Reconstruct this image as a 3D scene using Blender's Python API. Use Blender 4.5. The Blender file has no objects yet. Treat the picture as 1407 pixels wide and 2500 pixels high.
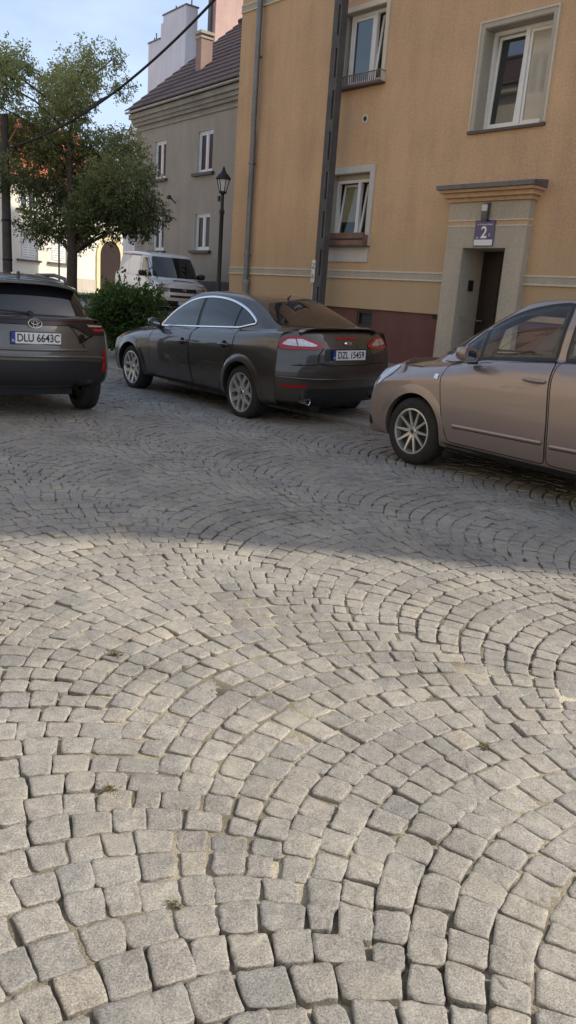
import bpy, bmesh, math, random
import numpy as np
from mathutils import Vector, Matrix, noise
from mathutils.bvhtree import BVHTree
from mathutils.geometry import delaunay_2d_cdt
R=math.radians
rng=random.Random(7)
nrng=np.random.default_rng(11)
scene=bpy.context.scene
COL=scene.collection
# street frame: U runs along the street (away, to the left), N points to the ochre facade
WY=R(41.8)
U=np.array([-math.sin(WY),math.cos(WY)]); N=np.array([math.cos(WY),math.sin(WY)])
def un(u,n): p=u*U+n*N; return float(p[0]),float(p[1])
def sstep(a,b,x):
    t=min(1,max(0,(x-a)/(b-a))); return t*t*(3-2*t)
def ground_z(x,y):
    n=x*N[0]+y*N[1]
    pav=0.0
    if n>7.1: pav=0.05+0.063*(min(n,13.0)-7.1)
    r=1.0*sstep(13.6,32.0,y)
    return max(pav,r) if r>0.02 else pav
# ---------------------------------------------------------------- object helpers
def tag(o,label=None,cat=None,group=None,kind=None):
    if label: o['label']=label
    if cat: o['category']=cat
    if group: o['group']=group
    if kind: o['kind']=kind
    return o
def empty(name,loc=(0,0,0),rz=0.0,label=None,cat=None,group=None):
    o=bpy.data.objects.new(name,None); COL.objects.link(o)
    o.location=loc; o.rotation_euler=(0,0,rz); o.empty_display_size=0.2
    return tag(o,label,cat,group)
def link(name,me,mats,parent=None):
    o=bpy.data.objects.new(name,me); COL.objects.link(o)
    if not isinstance(mats,(list,tuple)): mats=[mats]
    for m in mats: me.materials.append(m)
    if parent is not None: o.parent=parent
    return o
def smooth(me,ang=None):
    for p in me.polygons: p.use_smooth=True
    if ang is not None:
        bm=bmesh.new(); bm.from_mesh(me)
        for e in bm.edges:
            if len(e.link_faces)==2 and e.calc_face_angle(0)>R(ang): e.smooth=False
        bm.to_mesh(me); bm.free()
class MB:
    """collects geometry; build() links it as one mesh object"""
    def __init__(s): s.v=[];s.f=[];s.m=[]
    def add(s,vs,fs,mi=0):
        b=len(s.v); s.v+=[tuple(map(float,p)) for p in vs]
        s.f+=[tuple(b+i for i in f) for f in fs]; s.m+=[mi]*len(fs); return s
    def box(s,x0,x1,y0,y1,z0,z1,mi=0):
        vs=[(x,y,z) for z in (z0,z1) for y in (y0,y1) for x in (x0,x1)]
        return s.add(vs,[(0,2,3,1),(4,5,7,6),(0,1,5,4),(2,6,7,3),(0,4,6,2),(1,3,7,5)],mi)
    def obox(s,c,ax,ay,az,mi=0):
        c,ax,ay,az=map(np.array,(c,ax,ay,az))
        vs=[c+i*ax+j*ay+k*az for k in(-1,1) for j in(-1,1) for i in(-1,1)]
        return s.add(vs,[(0,2,3,1),(4,5,7,6),(0,1,5,4),(2,6,7,3),(0,4,6,2),(1,3,7,5)],mi)
    def prism(s,poly,fn,d,mi=0):
        """poly: 2D points; fn(a,b,c)->3D ; extruded c from 0 to d"""
        n=len(poly)
        vs=[fn(a,b,0) for a,b in poly]+[fn(a,b,d) for a,b in poly]
        fs=[tuple(range(n))[::-1],tuple(range(n,2*n))]+[(i,(i+1)%n,n+(i+1)%n,n+i) for i in range(n)]
        return s.add(vs,fs,mi)
    def lathe(s,prof,seg=24,c=(0,0,0),axis='z',mi=0,a0=0,a1=2*math.pi):
        full=abs(a1-a0-2*math.pi)<1e-6; n=seg if full else seg+1; vs=[]
        for i in range(n):
            a=a0+(a1-a0)*i/seg
            for r,t in prof:
                if axis=='z': vs.append((c[0]+r*math.cos(a),c[1]+r*math.sin(a),c[2]+t))
                elif axis=='y': vs.append((c[0]+r*math.cos(a),c[1]+t,c[2]+r*math.sin(a)))
                else: vs.append((c[0]+t,c[1]+r*math.cos(a),c[2]+r*math.sin(a)))
        k=len(prof); fs=[]
        for i in range(seg):
            j=(i+1)%n
            for q in range(k-1):
                f=(i*k+q,j*k+q,j*k+q+1,i*k+q+1)
                fs.append(f)
        return s.add(vs,fs,mi)
    def tube(s,pts,rad,seg=8,mi=0,cap=True):
        pts=[Vector(p) for p in pts]; n=len(pts)
        if not isinstance(rad,(list,tuple)): rad=[rad]*n
        up=None; vs=[]
        for i,p in enumerate(pts):
            d=(pts[min(i+1,n-1)]-pts[max(i-1,0)]).normalized()
            if up is None:
                up=d.orthogonal().normalized()
            up=(up-d*up.dot(d)).normalized(); sd=d.cross(up)
            for k in range(seg):
                a=2*math.pi*k/seg; vs.append(p+(up*math.cos(a)+sd*math.sin(a))*rad[i])
        fs=[(i*seg+k,i*seg+(k+1)%seg,(i+1)*seg+(k+1)%seg,(i+1)*seg+k) for i in range(n-1) for k in range(seg)]
        if cap: fs+=[tuple(range(seg))[::-1],tuple(range((n-1)*seg,n*seg))]
        return s.add(vs,fs,mi)
    def build(s,name,mats,parent=None,sm=None,bevel=0):
        me=bpy.data.meshes.new(name); me.from_pydata(s.v,[],s.f)
        for p,mi in zip(me.polygons,s.m): p.material_index=mi
        bm=bmesh.new(); bm.from_mesh(me)
        bmesh.ops.recalc_face_normals(bm,faces=bm.faces)
        if bevel: bmesh.ops.bevel(bm,geom=[e for e in bm.edges if len(e.link_faces)==2 and e.calc_face_angle(0)>R(50)],offset=bevel,segments=2,affect='EDGES',profile=0.6)
        bm.to_mesh(me); bm.free(); me.update()
        if sm is not None: smooth(me,sm)
        return link(name,me,mats,parent)
def text_mesh(name,body,size,mat,parent,mtx,sx=1.0,extrude=0.001,align='CENTER',bold=0.0):
    cu=bpy.data.curves.new(name,'FONT'); cu.body=body; cu.size=size; cu.extrude=extrude; cu.offset=bold
    cu.align_x=align; cu.align_y='CENTER'
    ob=bpy.data.objects.new('tmp',cu); COL.objects.link(ob)
    dg=bpy.context.evaluated_depsgraph_get()
    me=bpy.data.meshes.new_from_object(ob.evaluated_get(dg)); bpy.data.objects.remove(ob)
    me.transform(mtx@Matrix.Diagonal((sx,1,1,1))); me.materials.clear(); me.name=name
    return link(name,me,mat,parent)
# ---------------------------------------------------------------- materials
MATS={}
def mat(name,col,rough=0.6,metal=0.0,var=0.0,scale=4.0,bump=0.0,bscale=40.0,coat=0.0,spec=None,ior=None,emis=0,dirt=None,attr=None):
    if name in MATS: return MATS[name]
    m=bpy.data.materials.new(name); m.use_nodes=True; MATS[name]=m
    nt=m.node_tree; b=nt.nodes['Principled BSDF']; L=nt.links
    b.inputs['Base Color'].default_value=(*col,1); b.inputs['Roughness'].default_value=rough; b.inputs['Metallic'].default_value=metal
    if coat: b.inputs['Coat Weight'].default_value=coat; b.inputs['Coat Roughness'].default_value=0.04
    if ior: b.inputs['IOR'].default_value=ior
    if emis: b.inputs['Emission Color'].default_value=(*col,1); b.inputs['Emission Strength'].default_value=emis
    tc=nt.nodes.new('ShaderNodeTexCoord')
    if var:
        n1=nt.nodes.new('ShaderNodeTexNoise'); n1.inputs['Scale'].default_value=scale; n1.inputs['Detail'].default_value=6; n1.inputs['Roughness'].default_value=.65
        L.new(tc.outputs['Object'],n1.inputs['Vector'])
        cr=nt.nodes.new('ShaderNodeValToRGB')
        cr.color_ramp.elements[0].position=.3; cr.color_ramp.elements[1].position=.72
        lo=[c*(1-var) for c in col] if dirt is None else dirt
        cr.color_ramp.elements[0].color=(*lo,1); cr.color_ramp.elements[1].color=(*[min(1,c*(1+var*.6)) for c in col],1)
        L.new(n1.outputs['Fac'],cr.inputs['Fac']); L.new(cr.outputs['Color'],b.inputs['Base Color'])
    if bump:
        n2=nt.nodes.new('ShaderNodeTexNoise'); n2.inputs['Scale'].default_value=bscale; n2.inputs['Detail'].default_value=5
        L.new(tc.outputs['Object'],n2.inputs['Vector'])
        bp=nt.nodes.new('ShaderNodeBump'); bp.inputs['Strength'].default_value=bump; bp.inputs['Distance'].default_value=.02
        L.new(n2.outputs['Fac'],bp.inputs['Height']); L.new(bp.outputs['Normal'],b.inputs['Normal'])
    return m
def nodes_of(m): return m.node_tree.nodes,m.node_tree.links,m.node_tree.nodes['Principled BSDF']
def stucco(name,col,streak=.25,grain=.10,lowdirt=None):
    """render on a wall: grain, blotches, rain streaks running down"""
    m=bpy.data.materials.new(name); m.use_nodes=True; MATS[name]=m
    nd,L,b=nodes_of(m); b.inputs['Roughness'].default_value=.92
    tc=nd.new('ShaderNodeTexCoord')
    def noise_(scale,det,vec,rough=.6):
        n=nd.new('ShaderNodeTexNoise'); n.inputs['Scale'].default_value=scale; n.inputs['Detail'].default_value=det; n.inputs['Roughness'].default_value=rough
        L.new(vec,n.inputs['Vector']); return n.outputs['Fac']
    mp=nd.new('ShaderNodeMapping'); mp.inputs['Scale'].default_value=(1,1,.12); L.new(tc.outputs['Object'],mp.inputs['Vector'])
    a=noise_(.7,5,tc.outputs['Object']); s=noise_(2.2,5,mp.outputs['Vector'],.7); g=noise_(28,4,tc.outputs['Object'],.75)
    def mul(x,lo,hi,f0=.3,f1=.7):
        r=nd.new('ShaderNodeMapRange'); r.inputs['From Min'].default_value=f0; r.inputs['From Max'].default_value=f1
        r.inputs['To Min'].default_value=lo; r.inputs['To Max'].default_value=hi; L.new(x,r.inputs['Value']); return r.outputs['Result']
    m1=nd.new('ShaderNodeMath'); m1.operation='MULTIPLY'; L.new(mul(a,1-streak*.5,1+streak*.25),m1.inputs[0]); L.new(mul(s,1-streak*.5,1+streak*.2),m1.inputs[1])
    m2=nd.new('ShaderNodeMath'); m2.operation='MULTIPLY'; L.new(m1.outputs[0],m2.inputs[0]); L.new(mul(g,1-grain*1.5,1+grain),m2.inputs[1])
    mx=nd.new('ShaderNodeMixRGB'); mx.blend_type='MULTIPLY'; mx.inputs['Fac'].default_value=1; mx.inputs['Color1'].default_value=(*col,1)
    cb=nd.new('ShaderNodeCombineXYZ')
    for i in range(3): L.new(m2.outputs[0],cb.inputs[i])
    L.new(cb.outputs[0],mx.inputs['Color2']); out=mx.outputs['Color']
    if lowdirt:
        sp=nd.new('ShaderNodeSeparateXYZ'); L.new(tc.outputs['Object'],sp.inputs[0])
        ad=nd.new('ShaderNodeMath'); ad.operation='MULTIPLY_ADD'; L.new(a,ad.inputs[0]); ad.inputs[1].default_value=-1.6; L.new(sp.outputs['Z'],ad.inputs[2])
        r=mul(ad.outputs[0],.75,0,lowdirt[1]-.9,lowdirt[1]+.3)
        m3=nd.new('ShaderNodeMixRGB'); L.new(r,m3.inputs['Fac']); L.new(out,m3.inputs['Color1']); m3.inputs['Color2'].default_value=(*lowdirt[0],1); out=m3.outputs['Color']
    L.new(out,b.inputs['Base Color'])
    n=noise_(60,5,tc.outputs['Object'],.7); bp=nd.new('ShaderNodeBump'); bp.inputs['Strength'].default_value=.35; bp.inputs['Distance'].default_value=.01
    L.new(n,bp.inputs['Height']); L.new(bp.outputs['Normal'],b.inputs['Normal'])
    return m
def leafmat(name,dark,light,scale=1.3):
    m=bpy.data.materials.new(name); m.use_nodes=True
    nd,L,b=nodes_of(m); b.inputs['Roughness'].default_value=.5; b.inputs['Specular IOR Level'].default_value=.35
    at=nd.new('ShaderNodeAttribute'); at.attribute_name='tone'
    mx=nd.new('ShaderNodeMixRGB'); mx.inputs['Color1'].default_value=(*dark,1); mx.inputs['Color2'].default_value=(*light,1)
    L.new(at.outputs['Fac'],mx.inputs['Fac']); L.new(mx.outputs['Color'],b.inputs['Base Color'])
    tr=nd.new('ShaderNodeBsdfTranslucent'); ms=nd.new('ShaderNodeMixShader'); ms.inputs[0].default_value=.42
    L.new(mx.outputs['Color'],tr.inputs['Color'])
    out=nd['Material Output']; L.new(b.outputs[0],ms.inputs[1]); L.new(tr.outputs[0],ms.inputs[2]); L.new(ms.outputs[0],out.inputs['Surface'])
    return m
def two_sided_fresnel(nd,L,ior):
    fr=nd.new('ShaderNodeFresnel'); ge=nd.new('ShaderNodeNewGeometry'); mr=nd.new('ShaderNodeMapRange')
    mr.inputs['To Min'].default_value=ior; mr.inputs['To Max'].default_value=1/ior; L.new(ge.outputs['Backfacing'],mr.inputs['Value']); L.new(mr.outputs['Result'],fr.inputs['IOR']); return fr
M_GLASS=mat('window_glass',(.012,.014,.016),.03,ior=1.75)
M_WHITE=mat('white_pvc',(.78,.77,.74),.35,var=.06,scale=3)
M_DARK=mat('dark_plastic',(.018,.018,.02),.5)
M_BLACK=mat('black_rubber',(.012,.012,.013),.75)
M_CHROME=mat('chrome',(.82,.82,.82),.12,1.0)
# ---------------------------------------------------------------- ground, road, pavement
def grid_sheet(name,u0,u1,n0,n1,du,dn,zf,mat_,kind='structure'):
    us=np.arange(u0,u1+du*.5,du); ns=np.arange(n0,n1+dn*.5,dn)
    vs=[];
    for u in us:
        for n in ns:
            x,y=un(u,n); vs.append((x,y,zf(x,y,u,n)))
    k=len(ns); fs=[(i*k+j,i*k+j+1,(i+1)*k+j+1,(i+1)*k+j) for i in range(len(us)-1) for j in range(k-1)]
    me=bpy.data.meshes.new(name); me.from_pydata(vs,[],[f[::-1] for f in fs]); smooth(me)
    o=link(name,me,mat_); o['kind']=kind; return o
M_SOIL=mat('dry_earth',(.16,.13,.095),.95,var=.35,scale=.8,bump=.4,bscale=9)
def far_ground():
    vs=[];fs=[]
    rs=[0,4,8,12,15,18,21,25,32,45,70,120,300,900,3000]; na=48
    for r in rs:
        for a in range(na):
            t=2*math.pi*a/na; x,y=r*math.cos(t),12+r*math.sin(t)
            vs.append((x,y,ground_z(x,y)-.12))
    for i in range(len(rs)-1):
        for a in range(na): fs.append((i*na+a,(i+1)*na+a,(i+1)*na+(a+1)%na,i*na+(a+1)%na))
    me=bpy.data.meshes.new('ground'); me.from_pydata(vs,[],fs); smooth(me)
    o=link('ground',me,M_SOIL); o['kind']='structure'
far_ground()
# joint sand between the setts
def sand_mat():
    m=bpy.data.materials.new('joint_sand'); m.use_nodes=True; nd,L,b=nodes_of(m); b.inputs['Roughness'].default_value=.98
    tc=nd.new('ShaderNodeTexCoord')
    n=nd.new('ShaderNodeTexNoise'); n.inputs['Scale'].default_value=1.1; n.inputs['Detail'].default_value=7; n.inputs['Roughness'].default_value=.6; L.new(tc.outputs['Object'],n.inputs['Vector'])
    c=nd.new('ShaderNodeValToRGB'); e=c.color_ramp.elements; e[0].position=.36; e[0].color=(.06,.052,.038,1); e[1].position=.62; e[1].color=(.54,.48,.36,1)
    x=e.new(.46); x.color=(.20,.175,.125,1)
    L.new(n.outputs['Fac'],c.inputs['Fac'])
    g=nd.new('ShaderNodeTexNoise'); g.inputs['Scale'].default_value=160; g.inputs['Detail'].default_value=3; L.new(tc.outputs['Object'],g.inputs['Vector'])
    mr=nd.new('ShaderNodeMapRange'); mr.inputs['From Min'].default_value=.3; mr.inputs['From Max'].default_value=.7; mr.inputs['To Min'].default_value=.65; mr.inputs['To Max'].default_value=1.2; L.new(g.outputs['Fac'],mr.inputs['Value'])
    mx=nd.new('ShaderNodeMixRGB'); mx.blend_type='MULTIPLY'; mx.inputs['Fac'].default_value=1; L.new(c.outputs['Color'],mx.inputs['Color1']); L.new(mr.outputs['Result'],mx.inputs['Color2'])
    L.new(mx.outputs['Color'],b.inputs['Base Color'])
    bp=nd.new('ShaderNodeBump'); bp.inputs['Strength'].default_value=.8; bp.inputs['Distance'].default_value=.006; L.new(g.outputs['Fac'],bp.inputs['Height']); L.new(bp.outputs['Normal'],b.inputs['Normal'])
    return m
M_SAND=sand_mat()
def sand_z(x,y,u,n):
    b=ground_z(x,y) if n<7.1 else 0.0
    a=noise.noise((x*1.3+5,y*1.3,0)); c=noise.noise((x*9,y*9,3)); d=noise.noise((x*30,y*30,9))
    fill=sstep(-.15,.45,a+.3*c+.55*sstep(1.1,1.5,n)*(1-sstep(2.6,3.2,n)))
    return b+min(-.026+.020*fill+.004*c+.002*d,-.0062)
grid_sheet('road_bed_near',.0,5.4,-2.4,5.4,.03,.03,sand_z,M_SAND)
def bedfar(x,y,u,n): return ground_z(x,y)-.028 if n<7.1 else -.028
grid_sheet('road_bed',-6,40,-9,7.12,.7,.62,lambda x,y,u,n: bedfar(x,y,u,n)-.002-(0.06 if (.0<u<5.2 and -2.2<n<5.2) else 0),M_SAND)
def granite():
    m=bpy.data.materials.new('granite_setts'); m.use_nodes=True; nd,L,b=nodes_of(m); b.inputs['Roughness'].default_value=.72
    tc=nd.new('ShaderNodeTexCoord'); at=nd.new('ShaderNodeAttribute'); at.attribute_name='tint'
    def nz(sc,det,ro=.6):
        n=nd.new('ShaderNodeTexNoise'); n.inputs['Scale'].default_value=sc; n.inputs['Detail'].default_value=det; n.inputs['Roughness'].default_value=ro; L.new(tc.outputs['Object'],n.inputs['Vector']); return n.outputs['Fac']
    def mr(x,a,b_,lo,hi):
        r=nd.new('ShaderNodeMapRange'); r.inputs['From Min'].default_value=a; r.inputs['From Max'].default_value=b_; r.inputs['To Min'].default_value=lo; r.inputs['To Max'].default_value=hi; L.new(x,r.inputs['Value']); return r.outputs['Result']
    sp=mr(nz(210,3,.85),.36,.64,.5,1.46); bl=mr(nz(22,4),.3,.7,.82,1.14); st=mr(nz(1.6,4),.35,.68,.80,1.10)
    m1=nd.new('ShaderNodeMath'); m1.operation='MULTIPLY'; L.new(sp,m1.inputs[0]); L.new(bl,m1.inputs[1])
    m2=nd.new('ShaderNodeMath'); m2.operation='MULTIPLY'; L.new(m1.outputs[0],m2.inputs[0]); L.new(st,m2.inputs[1])
    mx=nd.new('ShaderNodeMixRGB'); mx.blend_type='MULTIPLY'; mx.inputs['Fac'].default_value=1; L.new(at.outputs['Color'],mx.inputs['Color1']); L.new(m2.outputs[0],mx.inputs['Color2'])
    # dusty sand rubbed over parts of the stones
    du=nd.new('ShaderNodeMixRGB'); L.new(mr(nz(3.1,6,.7),.5,.72,0,.5),du.inputs['Fac']); L.new(mx.outputs['Color'],du.inputs['Color1']); du.inputs['Color2'].default_value=(.44,.40,.31,1)
    dk=nd.new('ShaderNodeMixRGB'); dk.blend_type='MULTIPLY'; L.new(mr(nz(.9,6,.72),.50,.70,0,.55),dk.inputs['Fac']); L.new(du.outputs['Color'],dk.inputs['Color1']); dk.inputs['Color2'].default_value=(.50,.50,.52,1)
    L.new(dk.outputs['Color'],b.inputs['Base Color'])
    L.new(mr(nz(60,4),.3,.7,.55,.85),b.inputs['Roughness'])
    bp=nd.new('ShaderNodeBump'); bp.inputs['Strength'].default_value=.55; bp.inputs['Distance'].default_value=.006
    L.new(nz(75,6,.7),bp.inputs['Height']); L.new(bp.outputs['Normal'],b.inputs['Normal'])
    return m
M_GRANITE=granite()
def make_setts():
    P=.118; RR=1.06; W=.722
    V=[];F=[];TC=[]; base=0
    tints=np.array([[.345,.322,.290],[.312,.298,.278],[.375,.348,.305],[.275,.27,.265],[.42,.37,.30],[.355,.318,.295]])
    pr=np.array([.38,.26,.18,.09,.03,.06])
    for k in range(-6,4):
        nc=1.95+1.5*k; uph=.04+(k%2)*P/2
        ulo,uhi=(-2.5,34) if k>=-1 else (-2.5,12)
        j0=int((ulo-uph)/P); j1=int((uhi-uph)/P)
        for j in range(j0,j1):
            cu=uph+j*P-RR+.26+0.02*math.sin(j*.37+k)
            # quick frustum test in plan (kept wide for views a step to the side)
            x,y=un(cu+RR,nc)
            if y<-.6 or y>34: continue
            if abs(x)>2.6+.52*max(y,0): continue
            near=y<7.5
            amax=math.asin(W/RR)
            a=-amax+ (0 if rng.random()<.5 else -.03)
            edges=[-amax]
            wid=.094 if near else .098
            while True:
                st=wid/RR*rng.choice([.8,.92,1,1,1.06,1.14])*rng.uniform(.94,1.06)
                if edges[-1]+st>amax-.04: break
                edges.append(edges[-1]+st)
            if amax-edges[-1]>.045*1.3: edges.append(amax)
            else: edges[-1]=amax
            gap=.0036
            for a1,a2 in zip(edges[:-1],edges[1:]):
                def q(aa,o):
                    rho=RR if o==0 else P*math.cos(aa)+math.sqrt(RR*RR-(P*math.sin(aa))**2)
                    return np.array([nc+rho*math.sin(aa),cu+rho*math.cos(aa)])
                c=np.array([q(a1,0),q(a2,0),q(a2,1),q(a1,1)])
                am=.5*(a1+a2)
                ctr=c.mean(0)
                jx=nrng.normal(0,.0038,(4,2)); c=c+jx
                # inset for the joint
                g=gap*rng.choice([.65,.8,.9,1,1.2,1.8])
                out=[]
                for i in range(4):
                    d=ctr-c[i]; out.append(c[i]+d/np.linalg.norm(d)*g*1.35)
                c=np.array(out)
                t=tints[nrng.choice(6,p=pr)]*.5*.86*rng.uniform(.93,1.07)+.5*.86*np.array([.342,.316,.275])*rng.uniform(.96,1.04)
                lift=rng.gauss(0,.0026); tlx,tly=rng.gauss(0,.03),rng.gauss(0,.03)
                if near:
                    loop=[]
                    for i in range(4):
                        p0,p1,p2=c[i-1],c[i],c[(i+1)%4]
                        rd=rng.choice([.03,.05,.07,.10,.15])
                        loop.append(p1+(p0-p1)*rd*rng.uniform(.7,1.3)); loop.append(p1+(p2-p1)*rd*rng.uniform(.7,1.3))
                        e=p2-p1; nn=np.array([e[1],-e[0]]); bow=rng.gauss(.004,.018)
                        for tt in (.28,.5,.72):
                            loop.append(p1+e*(tt+rng.uniform(-.05,.05))+nn*(bow+rng.gauss(0,.013)))
                    loop=np.array(loop); nl=20
                else:
                    loop=[]
                    for i in range(4):
                        p0,p1,p2=c[i-1],c[i],c[(i+1)%4]
                        loop.append(p1+(p0-p1)*.12); loop.append(p1+(p2-p1)*.12)
                    loop=np.array(loop); nl=8
                cc=loop.mean(0); rel=loop-cc
                gz=ground_z(*un(cc[1],cc[0]))
                def zz(r,extra): return gz+lift+r[:,0]*tlx+r[:,1]*tly+extra
                if near:
                    rings=[(rel*1.01,-.05),(rel,-.0030),(rel,-.0030),(rel*.974,-.0002),(rel*.80,.0004),(rel*.42,.0006)]; skip=1
                else:
                    rings=[(rel,-.04),(rel,-.0035),(rel,-.0035),(rel*.95,.0),(rel*.6,.0005)]; skip=1
                vv=[]
                for r,e in rings:
                    z=zz(r,e)+(nrng.normal(0,.0011,nl) if near else 0)
                    w=np.outer(r[:,1]+cc[1],U)+np.outer(r[:,0]+cc[0],N)
                    vv.append(np.column_stack([w,z]))
                w=cc[1]*U+cc[0]*N
                vv.append(np.array([[w[0],w[1],gz+lift+(.0018 if near else .001)+rng.gauss(0,.001)]]))
                vv=np.vstack(vv); V.append(vv)
                nr=len(rings)
                vv[2*nl:3*nl]=vv[nl:2*nl]
                for rI in range(nr-1):
                    if rI==skip: continue
                    for i in range(nl):
                        i2=(i+1)%nl
                        F.append((base+rI*nl+i,base+rI*nl+i2,base+(rI+1)*nl+i2,base+(rI+1)*nl+i))
                top=base+nr*nl
                for i in range(nl): F.append((base+(nr-1)*nl+i,base+(nr-1)*nl+(i+1)%nl,top))
                TC.append(np.tile(np.append(t,1.0),(len(vv),1)))
                base+=len(vv)
    V=np.vstack(V); TC=np.vstack(TC)
    me=bpy.data.meshes.new('road'); me.from_pydata(V.tolist(),[],F)
    ca=me.color_attributes.new('tint','FLOAT_COLOR','POINT'); ca.data.foreach_set('color',TC.astype(np.float32).ravel())
    me.polygons.foreach_set('use_smooth',np.ones(len(me.polygons),dtype=bool))
    bm=bmesh.new(); bm.from_mesh(me); 
    # loops were laid anticlockwise or clockwise depending on the frame: make the tops look up
    f=bm.faces[:]; bm.faces.ensure_lookup_table()
    if bm.faces[len(bm.faces)-1].normal.z<0: bmesh.ops.reverse_faces(bm,faces=bm.faces)
    bm.to_mesh(me); bm.free()
    o=link('road',me,M_GRANITE); o['kind']='structure'
    print('setts verts',len(V))
make_setts()
# pavement with a low kerb
M_KERB=mat('kerb_granite',(.27,.26,.25),.8,var=.25,scale=6,bump=.3,bscale=60)
M_PAVE=mat('pavement_slabs',(.30,.285,.26),.85,var=.22,scale=2.5,bump=.3,bscale=35)
def pavement():
    m=MB()
    u=-6
    while u<34:
        l=1.0
        z=[ground_z(*un(u+a,7.14)) for a in (0.004,l-.006)]
        vs=[]
        for a,zz in ((.005,z[0]),(l-.007,z[1])):
            for n_,dz in ((7.02,-.2),(7.02,-.008),(7.035,.008),(7.165,.014),(7.165,-.2)):
                x,y=un(u+a,n_); vs.append((x,y,max(zz,.05)+dz))
        m.add(vs,[(0,1,6,5),(1,2,7,6),(2,3,8,7),(3,4,9,8),(0,4,3,2,1),(5,6,7,8,9)])
        u+=l
    o=m.build('kerb',M_KERB); o['kind']='structure'
    nt=M_PAVE.node_tree; nd=nt.nodes; L=nt.links
    b=nd['Principled BSDF']; src=b.inputs['Base Color'].links[0].from_socket
    br=nd.new('ShaderNodeTexBrick'); br.inputs['Scale'].default_value=1; br.inputs['Brick Width'].default_value=.35; br.inputs['Row Height'].default_value=.35; br.inputs['Mortar Size'].default_value=.012
    br.inputs['Color1'].default_value=(1,1,1,1); br.inputs['Color2'].default_value=(.85,.85,.85,1); br.inputs['Mortar'].default_value=(.35,.33,.3,1)
    tc=nd.new('ShaderNodeTexCoord'); mp=nd.new('ShaderNodeMapping'); mp.inputs['Rotation'].default_value=(0,0,-WY); L.new(tc.outputs['Object'],mp.inputs['Vector']); L.new(mp.outputs['Vector'],br.inputs['Vector'])
    mx=nd.new('ShaderNodeMixRGB'); mx.blend_type='MULTIPLY'; mx.inputs['Fac'].default_value=1; L.new(src,mx.inputs['Color1']); L.new(br.outputs['Color'],mx.inputs['Color2']); L.new(mx.outputs['Color'],b.inputs['Base Color'])
    grid_sheet('pavement',-8,17,7.17,12.3,.5,.4275,lambda x,y,u,n: ground_z(x,y)+.004,M_PAVE)
    grid_sheet('pavement',17,34,7.17,8.5,.5,.44,lambda x,y,u,n: ground_z(x,y)+.004,M_PAVE)
pavement()
# lawn, footpath and the yard in front of the grey house
M_LAWN=mat('lawn_soil',(.055,.075,.025),.95,var=.4,scale=3,bump=.5,bscale=20)
grid_sheet('lawn',14.2,34,8.55,16.5,.5,.5,lambda x,y,u,n: ground_z(x,y)+.01,M_LAWN)
M_PATH=mat('gravel_path',(.36,.33,.28),.9,var=.2,scale=4,bump=.3,bscale=60)
def strip_path(name,pts,w,dz,m_):
    vs=[]
    for i,(x,y) in enumerate(pts):
        x0,y0=pts[max(i-1,0)]; x1,y1=pts[min(i+1,len(pts)-1)]
        d=np.array([x1-x0,y1-y0]); d/=np.linalg.norm(d); s=np.array([-d[1],d[0]])*w/2
        for q in (s,-s): vs.append((x+q[0],y+q[1],ground_z(x+q[0],y+q[1])+dz))
    fs=[(2*i,2*i+1,2*i+3,2*i+2) for i in range(len(pts)-1)]
    me=bpy.data.meshes.new(name); me.from_pydata(vs,[],[f[::-1] for f in fs])
    o=link(name,me,m_); o['kind']='structure'
    if me.polygons[0].normal.z<0: me.flip_normals()
strip_path('path',[(-14+i*.5,26.6-.02*i*.5) for i in range(22)],1.7,.022,M_PATH)
strip_path('yard',[(-4.0+i*.35,27.0-i*.45) for i in range(-8,16)],5.2,.024,M_PAVE)
# sunlit lane in front of the white house
M_LANE=mat('pale_lane',(.50,.46,.39),.9,var=.12,scale=1.2,bump=.2,bscale=30)
strip_path('lane',[(-6.3+.525*s_,50.7+.851*s_) for s_ in range(-26,8)],11.0,.02,M_LANE)
# ---------------------------------------------------------------- buildings
def root_at(name,x,y,dx,dy,label,cat,z=0,group=None):
    return empty(name,(x,y,z),math.atan2(dy,dx),label,cat,group)
def facade(m,x0,x1,z0,z1,holes,depth=.25,y=0,mi=0,reveal=True):
    xs=sorted({x0,x1,*[a for h in holes for a in h[:2] if x0<a<x1]}); zs=sorted({z0,z1,*[a for h in holes for a in h[2:4] if z0<a<z1]})
    for a,b in zip(xs[:-1],xs[1:]):
        for c,d in zip(zs[:-1],zs[1:]):
            mx,mz=(a+b)/2,(c+d)/2
            if any(h[0]<mx<h[1] and h[2]<mz<h[3] for h in holes): continue
            m.add([(a,y,c),(b,y,c),(b,y,d),(a,y,d)],[(0,1,2,3)],mi)
    if reveal:
        for h in holes:
            a,b,c,d=h[:4]; e=y+depth
            m.add([(a,y,c),(b,y,c),(b,y,d),(a,y,d),(a,e,c),(b,e,c),(b,e,d),(a,e,d)],[(0,4,5,1),(1,5,6,2),(2,6,7,3),(3,7,4,0)],mi)
def shell(m,x0,x1,y1,z0,z1,mi=0):
    m.add([(x0,0,z0),(x0,y1,z0),(x0,y1,z1),(x0,0,z1)],[(0,1,2,3)],mi)
    m.add([(x1,0,z0),(x1,y1,z0),(x1,y1,z1),(x1,0,z1)],[(3,2,1,0)],mi)
    m.add([(x0,y1,z0),(x1,y1,z0),(x1,y1,z1),(x0,y1,z1)],[(3,2,1,0)],mi)
def frame_bars(m,x0,x1,z0,z1,y0,y1,w,mi=0,wb=None):
    wb=wb or w
    m.box(x0,x0+w,y0,y1,z0,z1,mi); m.box(x1-w,x1,y0,y1,z0,z1,mi)
    m.box(x0+w,x1-w,y0+.001,y1-.001,z1-w,z1,mi); m.box(x0+w,x1-w,y0+.001,y1-.001,z0,z0+wb,mi)
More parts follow.
